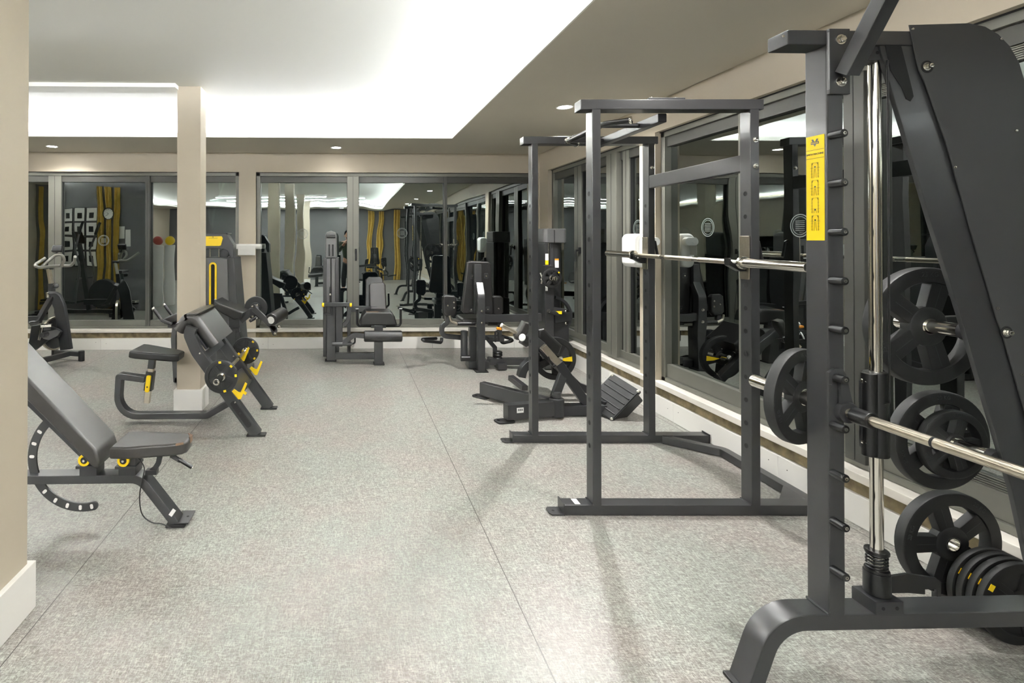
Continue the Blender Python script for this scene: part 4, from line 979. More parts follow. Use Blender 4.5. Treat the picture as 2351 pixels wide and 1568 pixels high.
b = MB(); b.tube(STEEL, [q5(1160, 1100, yp + .05), q5(1270, 1085, yp + .12)], .07, .10, (0, 1, 0), .006); b.build('press_arm', ct)
b = MB(); b.cyl(STEELD, q5(1128, 1048, yp - .05), q5(1200, 1072, yp + .02), .026, 16, .005); b.cyl(CHROME, q5(1128, 1048, yp - .05), q5(1124, 1046, yp - .055), .022, 16); b.build('arm_grip', ct)
b = MB(); pt = [q5(u, v, yp - .01) for u, v in ((1168, 1048), (1222, 1048), (1222, 1070), (1195, 1068))]; b.prism(YEL, [(p.x, p.z) for p in pt][::-1], .006, XZ(yp - .012), .001); b.build('yellow_flash', ct)
b = MB(); b.tube(STEEL, [q5(1158, 1030, yp + .02), q5(1255, 1045, yp + .02)], .05, .04, (0, 1, 0), .005); b.build('upper_link', ct)
for u, v in ((1255, 1048), (1255, 1136)):
    b = MB(); b.bolt(q5(u, v, yp - .012), (0, -1, 0), .013); b.build('link_bolt', ct)
b = MB(); b.bx(STEELD, (q5(1160, 0, yp + .12).x, yp + .10, .08), (q5(1268, 0, yp + .12).x, yp + .40, q5(0, 1120, yp).z), .01); b.build('lower_shroud', ct)
b = MB(); ce = q5(1150, 1080, yp + .14); b.sweep(STEELD, arc(ce, .22, -60, 80, 16, (1, 0, 0), (0, 0, 1)), rrect(.06, .035, .006), (0, 1, 0)); b.build('cam_wheel', ct)
p = q5(1150, 810, yp - .055)
pl2 = plate(.115, .03, 'small black plate with yellow flash on the chrome peg of the corner weight machine', 'weight plate', hub=.0255, spokes=6, marks=(40,)); put(pl2, (p.x, p.y, p.z), (90, 0, 0)); del pl2['group']
# ================================================================ prone leg curl machine behind the column
YK = 5.55
lc = thing('leg_curl_machine', 'dark leg curl machine with yellow-trimmed weight tower behind the far column', 'weight machine', (-1.45, YK, 0))
k6, o6 = 5.227, (440, 500)
def q6(u, v, Y): return P(o6[0] + u / k6, o6[1] + v / k6, Y)
YTW = 5.95                                            # front of the tower
b = MB(); ox = lambda u, v: (lambda p: (p.x, p.z))(q6(u, v, YTW))
xr0 = q6(500, 0, YTW).x; xc_ = q6(258, 0, YTW).x; half = xr0 - xc_
zt_, zm, = q6(0, 478, YTW).z, q6(0, 1030, YTW).z
xr1 = q6(612, 0, YTW).x - xc_
b.prism(PANEL, [(-half*.98, zt_), (-xr1, .03), (xr1, .03), (half*.98, zt_), (half*.5, zt_ + .003), (-half*.5, zt_ + .003)], .40, XZ(YTW + .24), .012)
b.prism(STEEL, [(xc_ - half*.95 - 0, zt_ - .01), (xc_ - half*.95, .04), (xc_ + half*.34, .04), (xc_ + half*.34, zt_ - .006)], .03, XZ(YTW + .02), .008) if False else None
for v in b.bm.verts: v.co.x += xc_
b.build('tower_shroud', lc)
b = MB(); b.prism(GREYPL, [(xc_ - half*.34, zt_ - .004), (xc_ - half*.34, .06), (xc_ + half*.80, .06), (xc_ + half*.70, zt_ - .02), (xc_ + half*.34, zt_ - .004)], .03, XZ(YTW + .02), .008)
b.prism(GREYPL, [(xc_ - half*.80, zt_ - .004), (xc_ - half*.9, .06), (xc_ - half*.345, .06), (xc_ - half*.345, zt_ - .01)], .03, XZ(YTW + .02), .008)
b.build('front_panel', lc)
# crown with yellow plaque
b = MB(); cr = [(-half*1.0, zt_), (-half*1.02, q6(0, 330, YTW).z), (-half*.70, q6(0, 205, YTW).z), (-half*.6, q6(0, 190, YTW).z), (half*.6, q6(0, 190, YTW).z), (half*.70, q6(0, 205, YTW).z), (half*1.02, q6(0, 330, YTW).z), (half*1.0, zt_), (half*.86, zt_), (half*.72, q6(0, 400, YTW).z), (half*.5, q6(0, 372, YTW).z), (-half*.5, q6(0, 372, YTW).z), (-half*.72, q6(0, 400, YTW).z), (-half*.86, zt_)]
b.prism(STEELD, [(xc_ + p[0], p[1]) for p in cr][::-1], .16, XZ(YTW + .07), .01); 
b.bx(BLACK, (xc_ - half*.66, YTW + .02, q6(0, 198, YTW).z), (xc_ + half*.7, YTW + .25, q6(0, 180, YTW).z), .008); b.build('tower_crown', lc)
b = MB(); yq = [(q6(u, v, YTW - .012)) for u, v in ((140, 222), (362, 222), (375, 245), (352, 330), (330, 338), (140, 338))]
b.prism(YEL, [(p.x, p.z) for p in yq][::-1], .008, XZ(YTW - .014), .002); 
b.build('yellow_plaque', lc)
b = MB(); za, zb_ = q6(0, 245, YTW - .02).z, q6(0, 330, YTW - .02).z; b.box(STEELD, (.10, .001, .003), T(*q6(258, 245, YTW - .0185))); b.cyl(STEELD, q6(258, 231, YTW - .018), q6(258, 231, YTW - .0188), .006, 10); b.build('plaque_print', lc)
for u in (222, 330):
    b = MB(); p = q6(u, 440, YTW + .06); b.cyl(CHROME, V((p.x, YTW + .06, .5)), V((p.x, YTW + .06, q6(0, 370, YTW).z + .02)), .010, 12); b.build('guide_rod', lc)
b = MB(); b.cyl(STEELD, q6(390, 432, YTW + .12) - V((.0, .03, 0)), q6(390, 432, YTW + .12) + V((0, .03, 0)), .055, 20, .004); b.build('pulley', lc)
b = MB(); a, c, d = q6(222, 545, YTW), q6(290, 545, YTW), q6(290, 1060, YTW)
path = [V((a.x, YTW - .004, .55)), V((a.x, YTW - .004, a.z)), V((c.x, YTW - .004, a.z)), V((c.x, YTW - .004, .55))]
b.sweep(YEL, fillet(path, .03, 4), rrect(.012, .022, .004), (0, 1, 0)); b.build('yellow_slot_trim', lc)
b = MB(); b.bx(HOLE, (a.x, YTW + .002, .55), (c.x, YTW + .0055, a.z)); b.build('stack_slot', lc)
b = MB(); p = q6(282, 985, YTW - .02); b.cyl(CHROME, p, p + V((0, .03, 0)), .011, 12, .002); b.build('weight_pin', lc)
# bench with two pads, running across the room
k2_, o2_ = 4.126, (230, 640)
zpad = P(395, 742, YK).z
b = MB(); pr = [P(u, v, YK - .16) for u, v in ((493, 690), (505, 697), (561, 717), (553, 732), (538, 735), (489, 708))]
zl = P(0, 735, YK).z
b.prism(VINYL, [(p.x, p.z) for p in pr][::-1], .36, XZ(YK), .018, 3); b.build('hip_pad', lc)
b = MB(); pr = [P(u, v, YK - .14) for u, v in ((372, 733), (402, 720), (500, 700), (492, 716), (402, 738), (378, 744))]
b.prism(VINYL, [(p.x, p.z) for p in pr][::-1], .32, XZ(YK), .016, 3); b.build('chest_pad', lc)
for y_, o in ((YK - .20, 0), (YK + .12, 0)):
    b = MB(); h = [P(353, 710, YK - .20), P(372, 736, YK - .20), P(395, 745, YK - .20)]; h = [V((p.x, y_, p.z)) for p in h]
    b.rod(BLACK, h, .017, 12, .03); b.cyl(CHROME, h[0], h[0] + (h[0] - h[1]).normalized()*.02, .017, 12, .003); b.build('handle', lc)
b = MB(); pt = [P(404, 748, YK), P(400, 775, YK), P(404, 800, YK)]; pt[-1] = V((pt[-1].x + .01, YK, .02)); b.tube(STEEL, fillet(pt, .3, 6), .08, .05, (0, 1, 0), .005); b.bx(STEELD, (P(392, 742, YK).x, YK - .1, P(0, 750, YK).z), (P(415, 742, YK).x, YK + .1, P(0, 742, YK).z), .004); b.build('front_leg', lc)
b = MB(); xk = P(550, 740, YK).x; b.tube(STEEL, [V((xk - .02, YK, zpad - .1)), V((xk + .05, YK, .3)), V((xk + .07, YK, .02))], .09, .06, (0, 1, 0), .006, .1); b.bx(PANEL, (P(500, 0, YK).x, YK - .05, .02), (P(545, 0, YK).x, YK + .05, zpad - .07), .01); b.build('rear_leg', lc)
b = MB(); b.bx(STEEL, (P(404, 0, YK).x, YK - .04, .012), (xk + .08, YK + .04, .075), .006); b.bx(STEEL, (P(404, 0, YK).x, YK - .035, zpad - .11), (xk, YK + .035, zpad - .05), .006); b.bx(STEEL, (xk - .02, YK, .012), (xk + .05, YTW + .2, .07), .005); b.build('main_beam', lc)
# cam disc, arm and roller
pc_ = P(583, 710, YK - .02)
b = MB(); b.lathe(RUBBER, [(0, -.018), (.085, -.018), (.09, -.022), (.118, -.022), (.123, -.014), (.123, .014), (.118, .022), (0, .022)], along((pc_.x, YK + .10, pc_.z), (0, -1, 0)), 40); b.cyl(STEELD, (pc_.x, YK + .08, pc_.z), (pc_.x, YK + .05, pc_.z), .06, 24, .004); b.build('cam_disc', lc)
b = MB(); b.tube(STEEL, [P(553, 736, YK - .08), P(590, 704, YK - .08)], .05, .07, (0, 1, 0), .006); b.bx(STEELD, (pc_.x - .03, YK - .13, pc_.z - .05), (pc_.x + .045, YK + .06, pc_.z + .02), .006); b.build('pivot_bracket', lc)
for u, v in ((579, 704), (590, 701), (590, 712), (580, 727), (590, 731)):
    b = MB(); b.bolt(P(u, v, YK - .132), (0, -1, 0), .008); b.build('pivot_bolt', lc)
b = MB(); b.tube(STEEL, [P(583, 708, YK - .155), P(633, 757, YK - .155)], .04, .055, (0, 1, 0), .006)
pr = [P(u, v, YK - .155) for u, v in ((618, 748), (632, 742), (637, 760), (634, 770), (627, 770))]; b.prism(STEEL, [(p.x, p.z) for p in pr][::-1], .04, XZ(YK - .155), .004); b.build('lever_arm', lc)
b = MB(); b.cyl(STEELD, P(574, 737, YK - .17), P(588, 729, YK - .10), .017, 12, .003); b.build('range_lever', lc)
b = MB(); p = P(622, 735, YK - .18); b.cyl(VINYL, p, p + V((.085, .30, .03)), .068, 26, .014); b.cyl(WPL, p, p - V((.085, .30, .03)).normalized()*.004, .038, 22, .001); b.build('roller_pad', lc)
for u, v in ((641, 750), (631, 766)):
    b = MB(); b.bolt(P(u, v, YK - .178), (0, -1, 0), .009); b.build('arm_bolt', lc)
# ================================================================ plate loaded leg press by the far rack
YP = 4.6
lp = thing('leg_press_machine', 'low plate-loaded leg press with black ribbed footplate behind the far rack frame', 'weight machine', (1.8, 4.7, 0))
k8, o8 = 3.919, (1080, 640)
def q8(u, v, Y): return P(o8[0] + u / k8, o8[1] + v / k8, Y)
hub = q8(790, 1180, 4.36); hx, hy = 1.77, 4.40
for (lx, ly, lab) in ((1.305, 4.30, True), (1.285, 4.98, False)):
    a = V((lx, ly, .085)); c = V((hx, hy, .085)); d = (c - a).normalized(); side = V((0, 0, 1)).cross(d)
    b = MB(); b.sweep(STEEL, [a, c], rrect(.08, .125, .008), side); b.build('base_leg', lp)
    b = MB(); b.prism(RUBBER, rrect(.16, .11, .03, 4), .012, frame(a + V((-.01, 0, -.078)), d, side), .003); b.cyl(STEELD, a + V((-.06, 0, -.07)), a + V((-.06, 0, -.06)), .012, 12); b.build('foot_pad', lp)
    if lab:
        M = frame(a + d*.11 - side*.041 + V((0, 0, .015)), d, (0, 0, 1)); b = MB(); b.box(PAPER, (.062, .042, .001), M)
        for k in range(9): b.box(BLACK, (.0016 + .0014*(k % 3), .018, .0006), M @ T(-.022 + k*.0052, .003, .0007), 0)
        b.build('barcode_label', lp)
b = MB(); b.cyl(STEELD, (hx, hy, .012), (hx, hy, .165), .062, 24, .01); b.cyl(STEEL, (hx, hy, .165), (hx, hy, .215), .036, 20, .006); b.build('hub_post', lp)
b = MB(); b.bx(STEELD, (hx + .02, hy + .0, .012), (2.35, hy + .09, .095), .006); b.build('rear_beam', lp)
# inclined slide
yA = 4.46
s0, s1, s2 = q8(660, 615, yA), q8(790, 760, yA), q8(1075, 1130, yA)
b = MB(); b.tube(STEELD, [s1, V((s2.x, yA, .05))], .06, .075, (0, 1, 0), .006); b.build('inclined_rail', lp)
b = MB(); b.tube(BRUSH, [s0 - (s1 - s0)*.05, s1 + (s1 - s0)*.1], .05, .055, (0, 1, 0), .005); b.build('steel_slide', lp)
b = MB(); b.tube(STEEL, [V((hx - .01, yA - .04, .16)), q8(835, 850, yA)], .05, .07, (0, 1, 0), .006); b.build('rail_strut', lp)
b = MB(); pk = q8(745, 785, yA - .05); b.rod(BLACK, [q8(700, 700, yA - .05), q8(720, 750, yA - .06), pk], .008, 8); b.cyl(BLACK, pk - V((.01, 0, .0)), pk + V((.012, 0, 0)), .012, 12, .003); b.build('range_pin', lp)
# sled with backrest, shoulder pads, handles
yB = 4.75
b = MB(); M = frame(q8(480, 440, yB), q8(510, 400, yB) - q8(440, 520, yB), (0, 1, 0)); padbox(b, VINYLG, (0, 0, 0), (1, 1, 1)) if False else None
pr = [q8(u, v, yB) for u, v in ((470, 378), (525, 395), (520, 440), (455, 550), (405, 545), (390, 510), (415, 480))]
b.prism(VINYLG, [(p.x, p.z) for p in pr][::-1], .10, XZ(yB), .022, 3); b.build('shoulder_pad', lp)
b = MB(); pr = [q8(u, v, yB - .12) for u, v in ((470, 560), (520, 560), (535, 600), (500, 615), (460, 590))]; b.prism(VINYLG, [(p.x, p.z) for p in pr][::-1], .12, XZ(yB - .08), .02, 3); b.build('neck_pad', lp)
b = MB(); pr = [q8(u, v, yB + .05) for u, v in ((610, 455), (665, 445), (740, 520), (830, 600), (800, 680), (760, 680), (600, 560))]; b.prism(VINYL, [(p.x, p.z) for p in pr][::-1], .42, XZ(yB + .25), .03, 3); b.build('back_pad', lp)
b = MB(); p0, p1 = q8(285, 420, yB), q8(420, 490, yB); b.cyl(BRUSH, p0, p0 + (p1 - p0)*1.2, .017, 14, .003); b.cyl(WPL, p0, p0 + (p0 - p1).normalized()*.012, .021, 14, .003); b.build('handle', lp)
b = MB(); p0, p1 = q8(470, 530, yB - .18), q8(560, 565, yB - .1); b.cyl(BLACK, p0, p1, .032, 18, .006); b.cyl(WPL, p0, p0 - (p1 - p0).normalized()*.012, .034, 18, .006); b.build('roller', lp)
b = MB(); p = q8(258, 448, yB); b.box(ORG, (.045, .03, .022), T(*p) @ RY(10), .006); b.build('orange_cap', lp)
b = MB(); b.tube(STEEL, [q8(520, 500, yB), q8(640, 600, yB), q8(700, 680, yB)], .06, .07, (0, 1, 0), .006, .1)
b.tube(STEELD, [q8(600, 600, yB + .1), q8(960, 960, yB + .1), V((2.3, yB + .1, .08))], .07, .07, (0, 1, 0), .006); b.build('sled_rail', lp)
b = MB(); yw = 5.05; b.sweep(STEEL, fillet([q8(455, 880, yw), q8(470, 800, yw), q8(540, 745, yw), q8(620, 690, yw)], .15, 6), rrect(.09, .07, .008), (0, 1, 0))
b.sweep(STEEL, [q8(365, 890, yw) + V((0, 0, 0)), q8(490, 985, yw - .25)], rrect(.05, .06, .006), (0, 0, 1)); b.build('sled_bracket', lp)
b = MB(); p = q8(760, 690, 5.0); b.cyl(CHROME, (p.x, 4.86, p.z), (p.x, 5.2, p.z), .0235, 20, .003); b.build('plate_peg', lp)
# footplate box
YF0 = 4.42
b = MB(); f0, f1, f2, f3 = q8(1275, 850, YF0), q8(1525, 1010, YF0 - .04), q8(1270, 1275, YF0 - .02), q8(1130, 1140, YF0)
fc = (f0 + f2) / 2; ex_ = (f1 - f0); up_ = (f0 - f3)
e1 = V((.50, -.60, -.62)).normalized()
pa = q8(1275, 850, 4.56); pb_ = q8(1270, 1278, 4.30); pcx = q8(1530, 1008, 4.30); pd = pa + pb_ - pcx
def quad_slab(b, m, p, t):
    n = (p[1] - p[0]).cross(p[2] - p[0]).normalized()
    bb = bmesh.new(); vs = [bb.verts.new(q) for q in p]; f = bb.faces.new(vs); r = bmesh.ops.extrude_face_region(bb, geom=[f])
    bmesh.ops.translate(bb, vec=n * t, verts=[g for g in r['geom'] if isinstance(g, bmesh.types.BMVert)]); bmesh.ops.recalc_face_normals(bb, faces=bb.faces[:])
    bmesh.ops.bevel(bb, geom=bb.edges[:], offset=.006, segments=2, affect='EDGES'); return b.add(bb, m)
quadp = [pa, pcx, pb_, pd]; nn = (pcx - pa).cross(pb_ - pa).normalized(); nn = nn if nn.y > 0 else -nn
sg = 1 if (quadp[1] - quadp[0]).cross(quadp[2] - quadp[0]).dot(nn) > 0 else -1
b = MB(); quad_slab(b, BLACK, quadp, .03 * sg)
for k in range(1, 6):
    t = k / 6; a = pa + (pd - pa)*t - nn*.002; c = pcx + (pb_ - pcx)*t - nn*.002
    b.rod(BLACK, [a + (c - a)*.06, a + (c - a)*.94], .006, 8)
b.build('footplate', lp)
b = MB(); inner = [p + nn*.03 for p in quadp]; c0_ = sum(inner, V((0, 0, 0))) / 4; inner = [c0_ + (p - c0_)*.86 for p in inner]
quad_slab(b, STEELD, inner, .13 * sg); b.build('footplate_box', lp)
for p in quadp:
    b = MB(); c = sum(quadp, V((0, 0, 0))) / 4; b.bolt(p + (c - p)*.08, -nn, .008); b.build('footplate_bolt', lp)
b = MB(); c = sum(quadp, V((0, 0, 0))) / 4; b.sweep(STEELD, [c + nn*.14, V((c.x + .03, c.y + .22, .10)), V((2.25, yB + .1, .09))], rrect(.07, .07, .006), (0, 1, 0)) if False else b.sweep(STEELD, [c + nn*.12, V((2.18, hy + .045, .09))], rrect(.06, .06, .006), (0, 1, 0)); b.build('footplate_post', lp)
p = q8(755, 715, 4.98)
pl3 = plate(.205, .05, 'big black plate with yellow wedge mark loaded on the leg press', 'x', words=None); del pl3['group']; put(pl3, (p.x, 4.98, p.z), (90, 12, 0))
b = MB(); pts = [(.02, .045), (.125, .075), (.13, .022), (.06, .03)]
mk = [q8(u, v, 4.952) for u, v in ((793, 725), (915, 700), (918, 745), (850, 742))]
b.prism(YEL, [(q.x - p.x, q.z - p.z) for q in mk][::-1], .002, Matrix.Identity(4)); o = b.build('yellow_mark'); o.parent = pl3
Mi = Matrix.Rotation(math.radians(90), 4, 'X'); o.matrix_local = (pl3.rotation_euler.to_matrix().to_4x4()).inverted() @ frame((0, -.0265, 0), (1, 0, 0), (0, 0, 1))
# ================================================================ spin bike at the left window
bk = thing('spin_bike', 'black spin bike with bullhorn handlebar in front of the left window', 'exercise bike', (-3.72, 6.5, 0))
k1, o1 = 3.074, (0, 350)
YS = 6.45
def q1(u, v, Y=YS): return P(o1[0] + u / k1, o1[1] + v / k1, Y)
def bar_floor(b, m, a, c, w, h): return b.sweep(m, [a, c], rrect(w, h, .006), V((0, 0, 1)).cross((c - a)))
b = MB(); fa = q1(240, 1440, 6.15); fb = q1(480, 1388, 6.62); fa.z = fb.z = .085; bar_floor(b, STEEL, fa - (fb - fa)*.9, fb, .06, .06); b.build('base_beam', bk)
b = MB(); g0 = V((fb.x - .22, fb.y + .10, .085)); g1 = q1(575, 1392, 6.60); g1.z = .085; bar_floor(b, STEEL, g0, g1, .06, .055)
for g in (g0, g1): b.cyl(RUBBER, V((g.x, g.y, .0)), V((g.x, g.y, .125)), .036, 18, .006)
b.build('front_foot', bk)
rr = fa - (fb - fa)*.9
b = MB(); bar_floor(b, STEEL, rr - V((.24, -.1, 0)), rr + V((.24, -.1, 0)), .06, .055)
for s in (-1, 1): b.cyl(RUBBER, V((rr.x + s*.24, rr.y - s*.1, 0)), V((rr.x + s*.24, rr.y - s*.1, .125)), .036, 18, .006)
b.build('rear_foot', bk)
b = MB(); fl = q1(390, 1275, 6.50); dv = V((.80, -.6, 0)) 
fdir = (fb - fa); fdir.z = 0; fdir.normalize(); ax_ = V((fdir.y, -fdir.x, 0))
b.lathe(BRUSH, [(.185, -.016), (.205, -.016), (.205, .016), (.185, .016)], along(fl, ax_), 40, True); b.lathe(STEELD, [(.03, -.008), (.19, -.008), (.19, .008), (.03, .008)], along(fl, ax_), 40, True); b.cyl(CHROME, fl - ax_*.035, fl + ax_*.035, .025, 16, .003); b.build('flywheel', bk)
b = MB(); fr_ = [q1(350, 1010), q1(395, 1020), q1(425, 1090), q1(440, 1180), q1(470, 1390)]
fr_ = [p + fdir*0 for p in fr_]; b.tube(STEELD, fillet(fr_, [.06, .12, .3], 5), .16, .05, ax_, .012); b.build('fork_cover', bk)
b = MB(); b.tube(STEEL, [q1(375, 1010), q1(325, 1090), q1(270, 1190), q1(215, 1200)], .06, .06, ax_, .008, .08); b.bx(STEEL, q1(205, 1155) - V((.25, .03, 0)), q1(290, 1205) + V((0, .03, 0)), .006); b.build('frame_tube', bk)
b = MB(); b.tube(STEEL, [q1(370, 1020), q1(362, 925)], .058, .058, ax_, .008); b.build('head_tube', bk)
b = MB(); b.tube(BRUSH, [q1(365, 945), q1(343, 822)], .042, .042, ax_, .006); b.build('handlebar_stem', bk)
b = MB(); hp = q1(345, 815)
for s in (-1, 1):
    pass
pts = [q1(320, 745, YS - .1), q1(240, 795, YS - .22), q1(265, 815, YS - .24), q1(345, 805, YS - .05), q1(430, 800, YS + .08), q1(500, 800, YS + .10), q1(525, 770, YS + .05), q1(530, 735, YS - .05)]
b.rod(BARGREY, pts, .018, 12, .05); b.rod(BARGREY, [q1(290, 810, YS - .14), q1(330, 775, YS - .1), q1(390, 725, YS - .02), q1(440, 715, YS + .0), q1(455, 760, YS + .02), q1(430, 805, YS + .05)], .018, 12, .05)
b.cyl(STEEL, hp - V((.05, 0, 0)), hp + V((.05, 0, 0)), .022, 14, .003); b.build('handlebar', bk)
b = MB(); p = q1(405, 680); padbox(b, BLACK, p, (.12, .05, .085), RX(-25), .012); b.tube(BLACK, [q1(395, 730), q1(405, 690)], .03, .02, (0, 1, 0), .004); b.build('console', bk)
b = MB(); b.cyl(BLACK, q1(385, 945, YS - .05), q1(400, 940, YS - .09), .030, 16, .008); b.build('adjust_knob', bk)
b = MB(); b.cyl(CHROME, q1(340, 1025, YS - .05), q1(338, 985, YS - .05), .024, 16, .006); b.build('resistance_knob', bk)
b = MB(); cr_ = q1(335, 1260, 6.25); pr = [(q1(u, v, 6.25)) for u, v in ((215, 1225), (300, 1215), (400, 1250), (425, 1270), (400, 1310), (330, 1330), (240, 1400), (190, 1390))]
b.prism(BLACK, [(p.x, p.z) for p in pr][::-1], .07, XZ(6.29), .015); b.build('chain_guard', bk)
b = MB(); pr = [(q1(u, v, 6.24)) for u, v in ((295, 1290), (330, 1265), (395, 1250), (425, 1265), (405, 1295), (345, 1325), (305, 1315))]; b.prism(GREYPL, [(p.x, p.z) for p in pr][::-1], .015, XZ(6.245), .004); b.build('guard_badge', bk)
b = MB(); b.cyl(STEEL, cr_ + V((0, -.12, -.03)), cr_ + V((0, .12, -.03)), .028, 16, .004); b.tube(CHROME, [q1(300, 1210, 6.18), q1(275, 1325, 6.18)], .014, .028, (0, 1, 0), .004); b.build('crank', bk)
b = MB(); p = q1(330, 1222, 6.13); padbox(b, CHROME, p, (.11, .10, .03), RZ(20), .006); padbox(b, BLACK, p + V((.01, 0, -.035)), (.08, .08, .03), RZ(20), .006); b.build('pedal', bk)
sb = fa - (fb - fa)*.45
b = MB(); b.tube(STEEL, [V((sb.x + .03, sb.y, .1)), V((sb.x - .06, sb.y - .05, .75)), V((sb.x - .09, sb.y - .06, .95))], .05, .05, ax_, .006); b.build('seat_tube', bk)
b = MB(); b.prism(VINYL, [(-.05, .0), (-.12, .09), (-.12, -.09)][::-1] + [(.16, -.02), (.16, .02)], .06, T(sb.x - .09, sb.y - .06, .98) @ RZ(math.degrees(math.atan2(fdir.y, fdir.x))), .015, 3) if False else b.prism(VINYL, [(.17, -.022), (.17, .022), (.02, .045), (-.09, .10), (-.13, .06), (-.13, -.06), (-.09, -.10), (.02, -.045)], .06, T(sb.x - .09, sb.y - .06, .98) @ RZ(math.degrees(math.atan2(fdir.y, fdir.x))), .015, 3); b.build('saddle', bk)
# ================================================================ paper towel holders on the two wall piers
def towel(c, d, out, label):
    """c: middle of the roll, d: along the roll, out: away from the wall"""
    t = thing('paper_towel_holder', label, 'paper towel holder', c); c, d, out = V(c), V(d), V(out)
    for s in (-1, 1):
        b = MB(); M = frame(c + d*s*.158 - out*.02, out, (0, 0, 1)); b.prism(WPL, rrect(.115, .07, .033, 5), .022, M, .005); b.lathe(WPL, [(0, 0), (.020, 0), (.018, .003), (0, .003)], along(c + d*s*.169, d*s), 18); b.build('end_bracket', t)
    b = MB(); b.cyl(PAPER, c - d*.146, c + d*.146, .036, 28, .001)
    b.build('paper_roll', t)
    b = MB(); e = d * -.02
    side = V((0, 0, -1)); pth = [c + out*.037 + V((0, 0, .012)) + e, c + out*.040 + e + V((0, 0, -.05)), c + out*.042 + V((0, 0, -.118)) + e]
    b.sweep(PAPER, pth, rrect(.235, .0016, .0005), d); b.build('paper_sheet', t)
    return t
c = P(571, 566, YB - .075); towel(c, (1, 0, 0), (0, -1, 0), 'white paper towel roll in a holder on the pier between the rear windows')
def big(c): pass
t = towel((XW - .08, 4.60, 1.49), (0, 1, 0), (-1, 0, 0), 'white paper towel roll on the right wall pier behind the far rack post')
b = MB(); b.prism(WPL, rrect(.13, .30, .05, 5), .22, frame((XW - .10, 4.66, 1.41), (-1, 0, 0), (0, 0, 1)), .02, 3); b.build('dispenser_body', t)

for t, c, p in ((bench, 'torn_corner', 'seat'), (bench, 'torn_edge', 'seat'), (bench, 'white_sticker', 'frame_beam'), (bench, 'yellow_bushing', 'pivot_bracket'), (bench, 'pivot_bolt', 'pivot_bracket'), (bench, 'arc_pin', 'slotted_arc'),
                (pb, 'leg_bolt', 'leg'), (pb, 'side_bumper', 'leg'), (pb, 'bar_rest', 'leg'), (pb, 'seat_lever', 'post_sleeve'), (pb, 'yellow_sticker', 'crossbar'),
                (le, 'worn_seat_edge', 'seat'), (le, 'yellow_end', 'cross_arm'), (le, 'weight_pin', 'weight_tower'), (ha, 'pad_clip', 'back_pad'), (ha, 'pad_bolt', 'thigh_pad'), (ha, 'post_bolt', 'rear_post'), (ha, 'orange_tip', 'release_handle'),
                (ct, 'yellow_label', 'weight_tower'), (ct, 'white_label', 'weight_tower'), (ct, 'orange_strip', 'paper_tag'), (ct, 'yellow_flash', 'press_arm'), (ct, 'link_bolt', 'upper_link'), (ct, 'height_scale', 'front_post'),
                (lc, 'yellow_slot_trim', 'front_panel'), (lc, 'stack_slot', 'front_panel'), (lc, 'plaque_print', 'yellow_plaque'), (lc, 'pivot_bolt', 'pivot_bracket'), (lc, 'arm_bolt', 'lever_arm'),
                (lp, 'barcode_label', 'base_leg'), (lp, 'foot_pad', 'base_leg'), (lp, 'footplate_bolt', 'footplate'), (lp, 'range_pin', 'inclined_rail'), (pl3, 'yellow_mark', 'disc'), (bk, 'guard_badge', 'chain_guard'), (bk, 'pedal', 'crank'), (bk, 'adjust_knob', 'head_tube'),
                (w1, 'sticker', 'glass'), (w2, 'sticker', 'glass'), (w3, 'sticker', 'glass'), (w4, 'sticker', 'glass'), (w2, 'window_handle', 'sash'), (w3, 'window_handle', 'sash')): nest(t, c, p)
# ================================================================ what the window panes mirror: the rest of the room
PY_ = 3.2                                              # partition face towards the rear windows
def mir(u, v, Y):                                      # photo point of a mirrored thing -> where it really stands
    yy = 2 * (YB + .108) - Y; p = P(u, v, yy); return V((p.x, Y, p.z))
k = 0
for r in range(4):
    for c in range(3):
        p = mir(156 + 27*c, 492 + 34*r, PY_ + .01)
        t = thing('framed_poster', '', 'poster', p, 'framed exercise sheets on the partition')
        t['label'] = 'white framed exercise sheet, %s row, %s column on the mirrored partition' % (('top', 'second', 'third', 'bottom')[r], ('first', 'middle', 'last')[c])
        b = MB(); b.box(BLACK, (.225, .016, .30), Matrix.Translation(p), .004); b.build('frame', t)
        b = MB(); b.box(PAPER, (.200, .004, .275), Matrix.Translation(p + V((0, .0075, 0))), .001); b.build('sheet', t)
        b = MB(); b.box(STEELD, (.09, .0015, .12), Matrix.Translation(p + V((0, .0098, -.01))), 0); b.build('printed_picture', t); nest(t, 'printed_picture', 'sheet')
def curtain(name, label, p0, p1, z0, z1, folds, m, amp=.035, group=None):
    b = MB(); p0, p1 = V(p0), V(p1); d = (p1 - p0); n = V((0, 0, 1)).cross(d).normalized(); N = folds * 10
    outer = [p0 + d*(i/N) + n*(amp*math.sin(i/10*2*math.pi)) for i in range(N + 1)]
    bb = bmesh.new(); lo = [bb.verts.new(p + V((0, 0, z0))) for p in outer]; hi = [bb.verts.new(p + V((0, 0, z1))) for p in outer]
    lo2 = [bb.verts.new(p + n*.006 + V((0, 0, z0))) for p in outer]; hi2 = [bb.verts.new(p + n*.006 + V((0, 0, z1))) for p in outer]
    for i in range(N):
        bb.faces.new((lo[i], lo[i+1], hi[i+1], hi[i])); bb.faces.new((hi2[i], hi2[i+1], lo2[i+1], lo2[i])); bb.faces.new((hi[i], hi[i+1], hi2[i+1], hi2[i])); bb.faces.new((lo2[i], lo2[i+1], lo[i+1], lo[i]))
    b.add(bb, m); o = b.build(name); return tag(o, label, 'curtain', group)
a, c = mir(222, 500, PY_ + .06), mir(282, 500, PY_ + .06)
